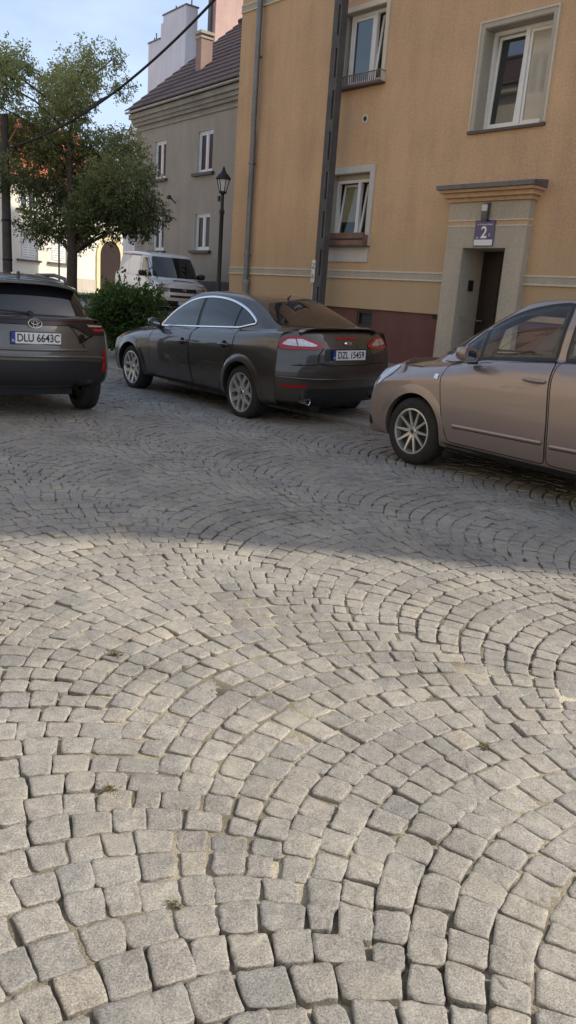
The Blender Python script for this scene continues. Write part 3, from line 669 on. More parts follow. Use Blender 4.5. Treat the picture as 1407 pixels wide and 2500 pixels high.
# ---------------------------------------------------------------- cars
def pw(*pts):
    xs=[p[0] for p in pts]; ys=[p[1] for p in pts]
    return lambda x: float(np.interp(x,xs,ys))
def cst(v): return lambda x: v
def car_mesh(sp):
    xs,lev,fj=sp['xs'],sp['levels'],sp['fj']; Nn,K,J=len(xs)-1,len(sp['levels'])-1,len(fj)-1
    crown=sp['crown']; a,b=sp['a'],sp['b']
    def pos(i,j,k):
        z,y,xr,cr,xf,cf=lev[k]; f=fj[j]; s=abs(f)**2.4
        if i==0: xe=xr+cr; x=xr+cr*s
        elif i==Nn: xe=xf-cf; x=xf-cf*s
        else:
            x=xe=xs[i]
            if k==K:
                if i==b: x-=sp.get('cowl',.25)*f*f
                if i==b-1: x-=sp.get('cowl',.25)*.5*f*f
                if i==a: x+=sp.get('rcowl',.1)*f*f
        zz=z(xe)+(crown(xe)*(1-f*f) if k==K else 0)
        return (x,f*y(xe),zz)
    idx={};V=[]
    def vid(key,p):
        if key not in idx: idx[key]=len(V); V.append(p)
        return idx[key]
    def L(i,j,k): return vid((i,j,k),pos(i,j,k))
    F=[]
    for i in range(Nn):
        for k in range(K):
            for j in (0,J): F.append((L(i,j,k),L(i+1,j,k),L(i+1,j,k+1),L(i,j,k+1)))
        for j in range(J):
            F.append((L(i,j,0),L(i+1,j,0),L(i+1,j+1,0),L(i,j+1,0)))
            if not (a<=i<b and 1<=j<J-1): F.append((L(i,j,K),L(i+1,j,K),L(i+1,j+1,K),L(i,j+1,K)))
    for k in range(K):
        for j in range(J):
            for i in (0,Nn): F.append((L(i,j,k),L(i,j+1,k),L(i,j+1,k+1),L(i,j,k+1)))
    # greenhouse
    xR,zR,yR=sp['xR'],sp['zR'],sp['yR']; tl=sp.get('tl',[.12,.5,.88]); fm=fj[J-1]; bul=sp.get('bulge',.03); rc=sp.get('rcrown',.03)
    def roofp(i,j):
        q=i-a; f=fj[j]/fm
        x=xR[q]+ (-.06*f*f if i==b else (.05*f*f if i==a else 0))
        return np.array([x,f*yR[q],zR[q]+rc*(1-f*f)])
    def G(g,i,j):
        if g==0: return L(i,j,K)
        if g==len(tl)+1: return vid(('g',g,i,j),tuple(roofp(i,j)))
        t=tl[g-1]; p0=np.array(pos(i,j,K)); p1=roofp(i,j); p=p0+(p1-p0)*t; s=math.sin(math.pi*t)
        if j==1: p[1]-=bul*s
        if j==J-1: p[1]+=bul*s
        if i==b: p[0]+=sp.get('wbul',.03)*s
        if i==a: p[0]-=sp.get('rbul',.03)*s
        return vid(('g',g,i,j),tuple(p))
    ring=[(i,1) for i in range(a,b)]+[(b,j) for j in range(1,J-1)]+[(i,J-1) for i in range(b,a,-1)]+[(a,j) for j in range(J-1,1,-1)]
    for g in range(len(tl)+1):
        for q in range(len(ring)):
            p,r=ring[q],ring[(q+1)%len(ring)]
            F.append((G(g,*p),G(g,*r),G(g+1,*r),G(g+1,*p)))
    gt=len(tl)+1
    for i in range(a,b):
        for j in range(1,J-1): F.append((G(gt,i,j),G(gt,i+1,j),G(gt,i+1,j+1),G(gt,i,j+1)))
    me=bpy.data.meshes.new('cage'); me.from_pydata(V,[],F)
    bm=bmesh.new(); bm.from_mesh(me); bmesh.ops.recalc_face_normals(bm,faces=bm.faces)
    cl=bm.edges.layers.float.get('crease_edge') or bm.edges.layers.float.new('crease_edge')
    inv={v:k for k,v in idx.items()}
    for e in bm.edges:
        k0,k1=inv[e.verts[0].index],inv[e.verts[1].index]
        def isl(k,lv): return k[0]!='g' and k[2]==lv
        c=0
        for lv,cv in sp.get('crease',{}).items():
            if isl(k0,lv) and isl(k1,lv) and k0[1] in (0,J) and k1[1]==k0[1]: c=cv
            if isl(k0,lv) and isl(k1,lv) and k0[0] in (0,Nn) and k1[0]==k0[0]: c=cv*sp.get('endcrease',.6)
        if k0[0]!='g' and k1[0]!='g' and k0[2]==K and k1[2]==K and (k0[0],k0[1]) in ring and (k1[0],k1[1]) in ring: c=sp.get('beltcrease',.35)
        e[cl]=c
    bm.to_mesh(me); bm.free()
    ob=bpy.data.objects.new('cage',me); COL.objects.link(ob)
    md=ob.modifiers.new('s','SUBSURF'); md.levels=3; md.render_levels=3
    dg=bpy.context.evaluated_depsgraph_get(); full=bpy.data.meshes.new_from_object(ob.evaluated_get(dg))
    bpy.data.objects.remove(ob); bpy.data.meshes.remove(me)
    full.materials.clear()
    bvh=BVHTree.FromPolygons([v.co.copy() for v in full.vertices],[tuple(p.vertices) for p in full.polygons])
    # wheel wells
    ar=sp['arch']; me2=full.copy()
    c=MB()
    for ax in (sp['rear_axle'],sp['front_axle']):
        for s in (1,-1): c.lathe([(0,0),(ar,0),(ar,.42),(0,.42)],40,(ax,.56 if s>0 else -.98,sp['wheel_r']+sp.get('arch_dz',.01)),'y')
    cm=bpy.data.meshes.new('cut'); cm.from_pydata(c.v,[],c.f); bm=bmesh.new(); bm.from_mesh(cm); bmesh.ops.remove_doubles(bm,verts=bm.verts,dist=1e-5); bmesh.ops.recalc_face_normals(bm,faces=bm.faces); bm.to_mesh(cm); bm.free()
    o1=bpy.data.objects.new('b',me2); o2=bpy.data.objects.new('c',cm); COL.objects.link(o1); COL.objects.link(o2)
    md=o1.modifiers.new('b','BOOLEAN'); md.operation='DIFFERENCE'; md.object=o2
    for solver in ('EXACT','MANIFOLD','FLOAT','FAST'):
        try: md.solver=solver
        except TypeError: continue
        dg=bpy.context.evaluated_depsgraph_get(); out=bpy.data.meshes.new_from_object(o1.evaluated_get(dg))
        print('boolean',solver,len(out.vertices),len(full.vertices))
        if len(out.vertices)>len(full.vertices)*.6: break
    bpy.data.objects.remove(o1); bpy.data.objects.remove(o2)
    for polys in ([sp['cabin']] if 'cabin' in sp else [])+sp.get('openings',[]):
        po,y0,y1=polys[:3]; c=MB()
        if len(polys)>3: c.prism(po,lambda a,b,d:(y0+d,a,b),y1-y0)
        else: c.prism(po,lambda a,b,d:(a,y0+d,b),y1-y0)
        cm=bpy.data.meshes.new('cut'); cm.from_pydata(c.v,[],c.f); bm=bmesh.new(); bm.from_mesh(cm); bmesh.ops.recalc_face_normals(bm,faces=bm.faces); bm.to_mesh(cm); bm.free()
        o1=bpy.data.objects.new('b',out); o2=bpy.data.objects.new('c',cm); COL.objects.link(o1); COL.objects.link(o2)
        md=o1.modifiers.new('b','BOOLEAN'); md.operation='DIFFERENCE'; md.object=o2; md.solver='EXACT'
        dg=bpy.context.evaluated_depsgraph_get(); o_=bpy.data.meshes.new_from_object(o1.evaluated_get(dg)); print('opening',len(o_.vertices),len(out.vertices))
        if len(o_.vertices)>len(full.vertices)*.6: out=o_
        bpy.data.objects.remove(o1); bpy.data.objects.remove(o2)
    out.materials.clear()
    for p in out.polygons:
        cx,cy,cz=p.center; p.material_index=0
        for ax in (sp['rear_axle'],sp['front_axle']):
            d=math.hypot(cx-ax,cz-sp['wheel_r']-sp.get('arch_dz',.01))
            if d<ar*1.005 and abs(cy)<.985 and (abs(p.normal.y)>.9 and abs(abs(cy)-.56)<.02 or abs(d-ar)<.012 and abs(p.normal.y)<.3): p.material_index=1
        if p.normal.z<-.75 and cz<.32: p.material_index=1
        if 'inside' in sp and sp['inside'](cx,cy,cz): p.material_index=2 if cz>1.25 else 1
    smooth(out,38)
    return out,bvh
def round_poly(pts,r=.03,seg=4):
    out=[];n=len(pts)
    for i in range(n):
        a,b,c=(np.array(pts[q%n],float) for q in (i-1,i,i+1))
        la,lc=np.linalg.norm(a-b),np.linalg.norm(c-b); rr=min(r,la*.45,lc*.45)
        p,q=b+(a-b)/la*rr,b+(c-b)/lc*rr
        for k in range(seg+1):
            t=k/seg; out.append(tuple((1-t)**2*p+2*t*(1-t)*b+t*t*q))
    return out
def spline(pts,closed=True,seg=6):
    out=[];n=len(pts);P=[np.array(p,float) for p in pts]
    rng_=range(n) if closed else range(n-1)
    for i in rng_:
        p0,p1,p2,p3=(P[(i+q)%n] if closed else P[min(max(i+q,0),n-1)] for q in (-1,0,1,2))
        for k in range(seg):
            t=k/seg; out.append(tuple(.5*((2*p1)+(-p0+p2)*t+(2*p0-5*p1+4*p2-p3)*t*t+(-p0+3*p1-3*p2+p3)*t**3)))
    if not closed: out.append(tuple(P[-1]))
    return out
AX={'L':(lambda a,b:(Vector((a,3,b)),Vector((0,-1,0)))),'R':(lambda a,b:(Vector((a,-3,b)),Vector((0,1,0)))),
    'B':(lambda a,b:(Vector((-3,a,b)),Vector((1,0,0)))),'F':(lambda a,b:(Vector((8,a,b)),Vector((-1,0,0)))),
    'T':(lambda a,b:(Vector((a,b,5)),Vector((0,0,-1))))}
def onbody(bvh,axis,a,b,off):
    o,d=AX[axis](a,b); hit=bvh.ray_cast(o,d)
    if hit[0] is None or (axis in 'LR' and hit[0].y*o.y<0):
        q=o+d*2.2; hit=bvh.find_nearest(q)
    n=hit[1]
    if n.dot(d)>0: n=-n
    return hit[0]+n*off
def patch(bvh,axis,poly,off,name,m,parent,res=.05,thick=0.0):
    pts=[]
    n=len(poly)
    for i in range(n):
        a,b=np.array(poly[i]),np.array(poly[(i+1)%n]); k=max(1,int(np.linalg.norm(b-a)/res))
        for q in range(k): pts.append(tuple(a+(b-a)*q/k))
    # drop near duplicates
    q=[pts[0]]
    for p in pts[1:]:
        if math.dist(p,q[-1])>1e-4: q.append(p)
    if math.dist(q[0],q[-1])<1e-4: q.pop()
    pts=q; nb=len(pts)
    xs=[p[0] for p in pts]; zs=[p[1] for p in pts]
    def inside(x,z):
        c=False;j=nb-1
        for i in range(nb):
            if (pts[i][1]>z)!=(pts[j][1]>z) and x<(pts[j][0]-pts[i][0])*(z-pts[i][1])/(pts[j][1]-pts[i][1])+pts[i][0]: c=not c
            j=i
        return c
    ins=[]
    x=min(xs)+res*.5
    while x<max(xs):
        z=min(zs)+res*.5
        while z<max(zs):
            if inside(x,z) and min((x-p[0])**2+(z-p[1])**2 for p in pts)>(res*.45)**2: ins.append((x,z))
            z+=res
        x+=res
    allp=[Vector(p) for p in pts+ins]
    r=delaunay_2d_cdt(allp,[],[list(range(nb))],1,1e-6)
    vs=[onbody(bvh,axis,v.x,v.y,off) for v in r[0]]
    me=bpy.data.meshes.new(name); me.from_pydata(vs,[],[tuple(f) for f in r[2]])
    bm=bmesh.new(); bm.from_mesh(me)
    bmesh.ops.recalc_face_normals(bm,faces=bm.faces)
    o,d=AX[axis](xs[0],zs[0])
    s=sum((f.normal*f.calc_area() for f in bm.faces),Vector())
    if s.dot(d)>0: bmesh.ops.reverse_faces(bm,faces=bm.faces)
    bm.to_mesh(me); bm.free(); smooth(me)
    return link(name,me,m,parent)
def ribbon(bvh,axis,line,w,off,name,m,parent,closed=False,res=.03,raised=0.0):
    P=[]
    L_=list(line)+([line[0]] if closed else [])
    for a,b in zip(L_[:-1],L_[1:]):
        a,b=np.array(a,float),np.array(b,float); k=max(1,int(np.linalg.norm(b-a)/res))
        for q in range(k): P.append(a+(b-a)*q/k)
    if not closed: P.append(np.array(L_[-1],float))
    n=len(P); vs=[];fs=[]
    for i in range(n):
        if closed: d=P[(i+1)%n]-P[i-1]
        else: d=P[min(i+1,n-1)]-P[max(i-1,0)]
        d/=np.linalg.norm(d)+1e-9; nn=np.array([-d[1],d[0]])*w/2
        for s,o in ((-1,off),(0,off+raised),(1,off)): q=P[i]+nn*s; vs.append(onbody(bvh,axis,q[0],q[1],o))
    for i in range(n if closed else n-1):
        j=(i+1)%n
        fs+=[(3*i,3*j,3*j+1,3*i+1),(3*i+1,3*j+1,3*j+2,3*i+2)]
    me=bpy.data.meshes.new(name); me.from_pydata(vs,[],fs); smooth(me)
    return link(name,me,m,parent)
def flare(bvh,side,cx,cz,r0,r1,a0,a1,off0,off1,name,m,parent,lip=.06):
    vs=[];fs=[];n=48;rr=[0,.25,.5,.75,1]
    for i in range(n+1):
        t=R(a0+(a1-a0)*i/n); c,s=math.cos(t),math.sin(t)
        first=None
        for q in rr:
            r=r0+(r1-r0)*q; o=off0+(off1-off0)*(q**1.6)
            p=onbody(bvh,side,cx+r*c,cz+r*s,o)
            if first is None:
                first=p.copy(); inn=p.copy(); inn.y-=(lip if side=='L' else -lip); vs.append(inn)
            vs.append(p)
    k=len(rr)+1
    for i in range(n):
        for q in range(k-1): fs.append((i*k+q,(i+1)*k+q,(i+1)*k+q+1,i*k+q+1))
    me=bpy.data.meshes.new(name); me.from_pydata(vs,[],fs); smooth(me,50)
    return link(name,me,m,parent)
def paint(name,col,metal=.5,rough=.32,dust=.12):
    m=mat(name,col,rough,metal,coat=1.0)
    nd,L,b=nodes_of(m); b.inputs['Coat Roughness'].default_value=.05
    tc=nd.new('ShaderNodeTexCoord'); n=nd.new('ShaderNodeTexNoise'); n.inputs['Scale'].default_value=2.2; n.inputs['Detail'].default_value=8; L.new(tc.outputs['Object'],n.inputs['Vector'])
    sp=nd.new('ShaderNodeSeparateXYZ'); L.new(tc.outputs['Object'],sp.inputs[0])
    low=nd.new('ShaderNodeMapRange'); low.inputs['From Min'].default_value=.25; low.inputs['From Max'].default_value=.75; low.inputs['To Min'].default_value=1; low.inputs['To Max'].default_value=.25; L.new(sp.outputs['Z'],low.inputs['Value'])
    mu=nd.new('ShaderNodeMath'); mu.operation='MULTIPLY'; L.new(n.outputs['Fac'],mu.inputs[0]); L.new(low.outputs['Result'],mu.inputs[1])
    m2=nd.new('ShaderNodeMath'); m2.operation='MULTIPLY'; L.new(mu.outputs[0],m2.inputs[0]); m2.inputs[1].default_value=dust*2
    mx=nd.new('ShaderNodeMixRGB'); L.new(m2.outputs[0],mx.inputs['Fac']); mx.inputs['Color1'].default_value=(*col,1); mx.inputs['Color2'].default_value=(.24,.20,.16,1); L.new(mx.outputs['Color'],b.inputs['Base Color'])
    r=nd.new('ShaderNodeMapRange'); r.inputs['To Min'].default_value=.03; r.inputs['To Max'].default_value=.03+dust*.6; L.new(mu.outputs[0],r.inputs['Value']); L.new(r.outputs['Result'],b.inputs['Coat Roughness'])
    return m
M_TYRE=mat('tyre_rubber',(.022,.021,.02),.85,var=.35,scale=7,bump=.15,bscale=60)
M_RIM=mat('alloy_rim',(.68,.67,.65),.26,.75,var=.15,scale=9)
M_RIMDK=mat('dark_hub_barrel',(.03,.03,.03),.6,.3)  # dark metal of the hub and brake disc barrel behind the spokes
M_RED=mat('red_lens',(.36,.002,.006),.22,coat=.25)
M_LENS=mat('clear_lens',(.55,.53,.52),.12,.55,coat=1.0,var=.35,scale=28)
M_CARGLASS=mat('tinted_glass',(.010,.011,.013),.015,ior=1.55,coat=.3)
def car_clear():
    m=bpy.data.materials.new('car_clear_glass'); m.use_nodes=True; nd,L,b=nodes_of(m)
    gl=nd.new('ShaderNodeBsdfGlossy'); gl.inputs['Roughness'].default_value=.015; tr=nd.new('ShaderNodeBsdfTransparent'); tr.inputs['Color'].default_value=(.92,.93,.92,1)
    fr=two_sided_fresnel(nd,L,1.6); ms=nd.new('ShaderNodeMixShader')
    L.new(fr.outputs[0],ms.inputs[0]); L.new(tr.outputs[0],ms.inputs[1]); L.new(gl.outputs[0],ms.inputs[2]); L.new(ms.outputs[0],nd['Material Output'].inputs['Surface'])
    return m
M_CARCLEAR=car_clear()
M_GAP=mat('panel_gap',(.006,.006,.006),.9)
M_PLATE=mat('plate_white',(.74,.74,.72),.4); M_BLUE=mat('plate_blue',(.02,.05,.30),.4); M_INK=mat('plate_ink',(.012,.012,.014),.5)
def wheel(parent,r,w,rimr,style,x,side,yc,steer=0):
    """side=+1 left; wheel > tyre, rim ; built with the outer face at +y and turned round for the right side"""
    h=w/2
    m=MB(); m.lathe([(0,-h*.6),(rimr*.97,-h*.6),(rimr*.97,h*.35),(0,h*.35)],32,axis='y'); 
    wh=m.build('wheel',M_RIMDK,parent,sm=40)
    wh.location=(x,side*yc,r); wh.rotation_euler=(0,rng.uniform(0,6),0 if side>0 else math.pi)
    m=MB(); m.lathe([(rimr,-h*.9),(rimr+.015,-h),(r*.86,-h*1.02),(r*.965,-h*.86),(r,-h*.62),(r,-h*.2),(r-.007,-h*.19),(r-.007,-h*.13),(r,-h*.12),(r,h*.12),(r-.007,h*.13),(r-.007,h*.19),(r,h*.2),(r,h*.62),(r*.965,h*.86),(r*.86,h*1.02),(rimr+.015,h),(rimr,h*.9),(rimr-.012,h*.5)],56,axis='y'); m.build('tyre',M_TYRE,wh,sm=50)
    m=MB()
    m.lathe([(rimr*.97,h*.3),(rimr*.985,h*.88),(rimr*1.03,h*.97),(rimr*.955,h*.98),(rimr*.93,h*.86),(rimr*.91,h*.3)],56,axis='y')
    m.lathe([(0,h*.80),(rimr*.14,h*.80),(rimr*.17,h*.72),(rimr*.24,h*.70),(rimr*.26,h*.45)],28,axis='y')
    def spoke(pts,y0,y1,th=.03):
        n=len(pts); rr=[math.hypot(*p)/rimr for p in pts]
        f=[(p[0],y0+(y1-y0)*q,p[1]) for p,q in zip(pts,rr)]
        bk=[(p[0],y-th,p[2]) for p,y in zip(pts,[v[1] for v in f]) for p in [(p[0],0,p[1])]]
        vs=f+bk
        m.add(vs,[tuple(range(n)),tuple(range(2*n-1,n-1,-1))]+[(i,(i+1)%n,n+(i+1)%n,n+i) for i in range(n)])
    def pol(r_,a): return (r_*math.cos(a),r_*math.sin(a))
    if style=='twin5':
        for k in range(5):
            a=2*math.pi*k/5
            for s in (-1,1):
                w0,w1=.30*rimr,.22*rimr
                a0=a+s*.16; a1=a+s*.40
                p0=pol(rimr*.16,a+s*.5); c0=np.array(pol(rimr*.2,a0)); c1=np.array(pol(rimr*.96,a1)); mid=np.array(pol(rimr*.55,a+s*.20))
                def off(c,d,ww): d=np.array(d)/np.linalg.norm(d); n=np.array([-d[1],d[0]])*ww/2; return tuple(c+n),tuple(c-n)
                q0=off(c0,mid-c0,w0);q1=off(mid,c1-c0,w0*.62);q2=off(c1,c1-mid,w1)
                spoke([q0[0],q1[0],q2[0],q2[1],q1[1],q0[1]],h*.66,h*.92,.035)
    elif style=='ten':
        for k in range(10):
            a=2*math.pi*k/10; d=.032*rimr; 
            c0,c1=pol(rimr*.18,a),pol(rimr*.97,a); n=np.array([-math.sin(a),math.cos(a)])
            spoke([tuple(np.array(c0)+n*d*2.3),tuple(np.array(c1)+n*d*1.25),tuple(np.array(c1)-n*d*1.25),tuple(np.array(c0)-n*d*2.3)],h*.70,h*.93,.02)
    else:
        m.lathe([(rimr*.2,h*.7),(rimr*.5,h*.55),(rimr*.8,h*.7),(rimr*.93,h*.8)],32,axis='y')
    m.build('rim',M_RIM if style!='steel' else mat('steel_rim',(.25,.25,.25),.5,.6),wh,sm=35)
    m=MB()
    for k in range(5): a=2*math.pi*k/5+.3; m.lathe([(0,h*.735),(.009,h*.735),(.011,h*.70)],8,(rimr*.2*math.cos(a),0,rimr*.2*math.sin(a)),'y')
    m.lathe([(0,h*.815),(rimr*.10,h*.81),(rimr*.12,h*.79)],20,axis='y'); m.build('hub_cap',mat('dark_chrome',(.12,.12,.12),.3,.8),wh,sm=40)
    return wh
def plate(parent,loc,text,face='B',w=.52,hh=.114,tilt=0):
    """number plate facing backwards (B) or forwards (F)"""
    rx=Vector((0,-1,0)) if face=='B' else Vector((0,1,0)); nz=Vector((-1,0,0)) if face=='B' else Vector((1,0,0))
    up=Vector((0,0,1)); up=(Matrix.Rotation(tilt,3,'Y')@up); nz=rx.cross(up)
    M=Matrix((rx,up,nz)).transposed().to_4x4(); M.translation=loc
    def P(a,b,c): return tuple(M@Vector((a,b,c)))
    def bx(m,x0,x1,y0,y1,z0,z1): m.add([P(x,y,z) for z in(z0,z1) for y in(y0,y1) for x in(x0,x1)],[(0,2,3,1),(4,5,7,6),(0,1,5,4),(2,6,7,3),(0,4,6,2),(1,3,7,5)])
    m=MB(); bx(m,-w/2-.008,w/2+.008,-hh/2-.008,hh/2+.008,-.012,.0); pl=m.build('licence_plate',M_DARK,parent)
    m=MB(); bx(m,-w/2+.042,w/2,-hh/2,hh/2,.0,.0035); m.build('plate_face',M_PLATE,pl)
    m=MB(); bx(m,-w/2,-w/2+.041,-hh/2,hh/2,.0,.0035); m.build('blue_band',M_BLUE,pl)
    if text:
        text_mesh('lettering',text,.112,M_INK,pl,M@Matrix.Translation((.022,-.002,.005)),sx=.82,bold=.0015)
        text_mesh('lettering','PL',.034,M_PLATE,pl,M@Matrix.Translation((-w/2+.021,-.03,.005)))
    return pl
def mirror_part(parent,x,z,y,side,m_,m_dark=None,sc=1.0,name='wing_mirror'):
    """door mirror: shaped shell with glass on its rear face"""
    m=MB(); s=side
    prof=[(-.075,.55,.55),(-.07,.9,.92),(-.02,1,1),(.05,.86,.88),(.085,.5,.55),(.098,.1,.1)]
    n=20; vs=[];fs=[]
    for px,sy,sz in prof:
        for k in range(n):
            a=2*math.pi*k/n; ca,sa=math.cos(a),math.sin(a)
            yy=.115*sy*math.copysign(abs(ca)**.65,ca); zz=.075*sz*math.copysign(abs(sa)**.65,sa)
            vs.append((x+px*sc,s*(y+.13)*1+s*yy*sc,z+zz*sc+ca*.012))
    for i in range(len(prof)-1):
        for k in range(n): fs.append((i*n+k,i*n+(k+1)%n,(i+1)*n+(k+1)%n,(i+1)*n+k))
    fs.append(tuple(range((len(prof)-1)*n,len(prof)*n)))
    m.add(vs,fs); o=m.build(name,m_,parent,sm=50)
    m=MB(); vs=[]
    for k in range(n):
        a=2*math.pi*k/n; ca,sa=math.cos(a),math.sin(a)
        vs.append((x-.071*sc,s*(y+.13)+s*.097*sc*math.copysign(abs(ca)**.65,ca),z+.062*sc*math.copysign(abs(sa)**.65,sa)))
    m.add(vs,[tuple(range(n))]); m.build('mirror_glass',mat('mirror_glass',(.30,.38,.48),.03,1.0),o)
    m=MB(); m.box(x-.02,x+.05,*(sorted((s*(y-.02),s*(y+.06)))),z-.085,z-.045); m.build('mirror_foot',m_dark or M_DARK,o,bevel=.008)
    return o
def handle(parent,bvh,ax,x,z,m_,l=.2,recess=True):
    s=1 if ax=='L' else -1
    if recess:
        patch(bvh,ax,round_poly([(x-.05,z-.045),(x+.05,z-.045),(x+.05,z+.045),(x-.05,z+.045)],.05,5),.006,'handle_recess',M_GAP if recess=='dark' else m_,parent,.03)
    p0,p1=onbody(bvh,ax,x-l/2,z,0),onbody(bvh,ax,x+l/2,z,0)
    m=MB(); pts=[]
    for t,o in ((0,.008),(.08,.028),(.3,.04),(.7,.04),(.92,.028),(1,.008)):
        p=p0.lerp(p1,t); p.y+=s*o; pts.append(p)
    m.tube(pts,[.012,.016,.017,.017,.016,.012],8); 
    for i,v in enumerate(m.v):
        m.v[i]=v
    return m.build('handle',m_,parent,sm=60)
# ================================================================ dark hatchback saloon
def sedan():
    sp=dict(xs=[0,.28,.52,.95,1.5,2.1,2.75,3.3,3.75,4.15,4.42,4.78],
     levels=[(cst(.25),cst(.78),.22,.30,4.55,.40),
             (pw((0,.34),(.6,.26),(4.2,.24),(4.78,.22)),cst(.885),.10,.30,4.67,.42),
             (pw((0,.50),(4.78,.42)),cst(.925),.015,.31,4.73,.48),
             (pw((0,.69),(1,.66),(3.8,.63),(4.78,.54)),cst(.94),.02,.31,4.72,.50),
             (pw((0,.90),(1,.885),(2.5,.86),(3.5,.83),(4.2,.75),(4.78,.62)),pw((0,.88),(.4,.905),(1,.93),(4.2,.92),(4.5,.88)),.05,.30,4.66,.50),
             (pw((0,1.10),(.5,1.105),(1,1.06),(2,1.0),(3.2,.955),(3.7,.94),(4.2,.85),(4.55,.74),(4.78,.69)),pw((0,.80),(.5,.86),(1.5,.885),(3,.88),(3.7,.85),(4.3,.79),(4.7,.68)),.15,.26,4.56,.46)],
     fj=[-1,-.89,-.45,0,.45,.89,1],crown=pw((0,.035),(.7,.035),(3.6,.05),(4.1,.075),(4.7,.05)),
     a=2,b=8,xR=[1.14,1.36,1.70,2.08,2.40,2.60,2.72],zR=[1.40,1.455,1.488,1.50,1.49,1.465,1.435],yR=[.50,.545,.575,.59,.585,.575,.55],rcrown=.022,
     cowl=.36,rcowl=-.02,bulge=.035,wbul=.05,rbul=.03,crease={0:.4,4:.75},beltcrease=.25,
     arch=.365,arch_dz=.015,rear_axle=1.0,front_axle=3.85,wheel_r=.327)
    me,bvh=car_mesh(sp)
    root=empty('parked_car',(.648,9.534,.004),2.259,'dark olive brown hatchback saloon with chrome window trim and rear spoiler, plate DZL 15459','car',group='cars parked along the street')
    root.rotation_euler=(R(-1.5),0,2.259)
    P=paint('dark_olive_paint',(.050,.043,.036),.45,.36,.14)
    link('body',me,[P,M_DARK],root)
    dlo=[(3.20,.985),(3.0,1.15),(2.80,1.265),(2.56,1.362),(2.3,1.412),(2.04,1.43),(1.75,1.418),(1.5,1.378),(1.25,1.31),(1.06,1.235),(.955,1.18)]
    bot=[(.965,1.152),(1.253,1.09),(2.25,1.035)]
    top=spline(dlo,False,5)
    for ax in 'LR':
        full=top+bot
        patch(bvh,ax,full,.003,'window_seal',M_DARK,root,.05)
        def sub(x0,x1):
            t=[p for p in top if x0<p[0]<x1]; f=lambda x:float(np.interp(-x,[-p[0] for p in top],[p[1] for p in top]))
            bl=lambda x:float(np.interp(x,[.95,1.253,2.25,3.2],[1.155,1.09,1.035,.985]))
            hi=[(x1,f(x1)-.02)]+[(p[0],p[1]-.02) for p in t]+[(x0,f(x0)-.02)]
            lo=[(x0,bl(x0)+.012),(x1,bl(x1)+.012)]
            if 1.253>x0 and 1.253<x1: lo.insert(1,(1.253,bl(1.253)+.012))
            return hi+lo
        # doors with gaps, glass and handles
        fd=[(3.20,.97),(3.27,.86),(3.28,.55),(3.20,.30),(2.12,.30),(2.19,.60),(2.20,1.03)]
        rd=[(2.18,1.03),(2.17,.60),(2.10,.30),(1.52,.30),(1.42,.42),(1.33,.66),(1.18,.86),(1.20,1.08)]
        dfr=patch(bvh,ax,round_poly(fd,.04),.004,'door',P,root,.06); drr=patch(bvh,ax,round_poly(rd,.05),.004,'door',P,root,.06)
        for d_,pl in ((dfr,fd),(drr,rd)): ribbon(bvh,ax,round_poly(pl,.04),.006,.0045,'door_gap',M_GAP,d_,True)
        patch(bvh,ax,sub(2.24,3.13),.008,'window',M_CARGLASS,dfr,.05); patch(bvh,ax,sub(1.37,2.17),.008,'window',M_CARGLASS,drr,.05)
        patch(bvh,ax,sub(1.0,1.33),.008,'quarter_window',M_CARGLASS,root,.05)
        handle(dfr,bvh,ax,2.36,.835,P,recess='dark'); handle(drr,bvh,ax,1.36,.88,P,recess='dark')
        ribbon(bvh,ax,round_poly(full,.03),.022,.008,'chrome_trim',M_CHROME,root,True,raised=.006)
        for axl in (1.0,3.85): flare(bvh,ax,axl,.342,.362,.452,-14,194,.020,.001,'wheel_arch',P,root)
        ribbon(bvh,ax,[(1.5,.275),(3.3,.265)],.07,.006,'sill_trim',M_DARK,root)
        s=1 if ax=='L' else -1
        mirror_part(root,3.10,1.035,.81,s,P,sc=.85)
        # headlamp, tail lamp, reflector
        patch(bvh,ax,round_poly([(4.56,.68),(4.02,.86),(3.98,.83),(4.40,.66)],.03),.005,'headlight',M_LENS,root,.04)
        tlp=patch(bvh,'B',[(s*y,z) for y,z in spline([(.35,.955),(.42,.995),(.60,1.055),(.76,1.05),(.855,.985),(.865,.94),(.83,.918),(.66,.912),(.44,.918)],True,5)],.010,'tail_light',M_RED,root,.035)
        patch(bvh,'B',[(s*y,z) for y,z in round_poly([(.43,.962),(.60,1.03),(.75,1.025),(.83,.965),(.70,.948),(.46,.945)],.03)],.016,'clear_lens',M_LENS,tlp,.03)
        ribbon(bvh,'B',[(s*.66,.935),(s*.66,1.045)],.012,.0175,'lens_divider',M_RED,tlp)
        patch(bvh,'B',[(s*y,z) for y,z in round_poly([(.56,.475),(.84,.49),(.84,.515),(.56,.505)],.01)],.006,'reflector',M_RED,root,.03)
        m=MB(); e=[]
        m.lathe([(.028,.0),(.036,-.0),(.038,-.01),(.035,.14),(.026,.14),(.025,.02)],20,(.115,s*.56,.315),'x'); 
        ex=m.build('exhaust_tip',M_CHROME,root,sm=40)
        m=MB(); m.lathe([(0,.03),(.027,.03)],16,(.115,s*.56,.315),'x'); m.build('exhaust_bore',M_DARK,ex)
    # rear: glass, boot, spoiler, plate, bumper
    rg=[(-.64,1.165),(-.57,1.29),(-.42,1.395),(0,1.425),(.42,1.395),(.57,1.29),(.64,1.165),(.4,1.15),(0,1.145),(-.4,1.15)]
    patch(bvh,'B',round_poly(rg,.05),.005,'rear_window',M_CARGLASS,root,.05)
    ws=[(-.70,1.03),(-.52,1.40),(0,1.445),(.52,1.40),(.70,1.03),(0,.995)]
    patch(bvh,'F',round_poly(ws,.05),.005,'windscreen',M_CARGLASS,root,.05)
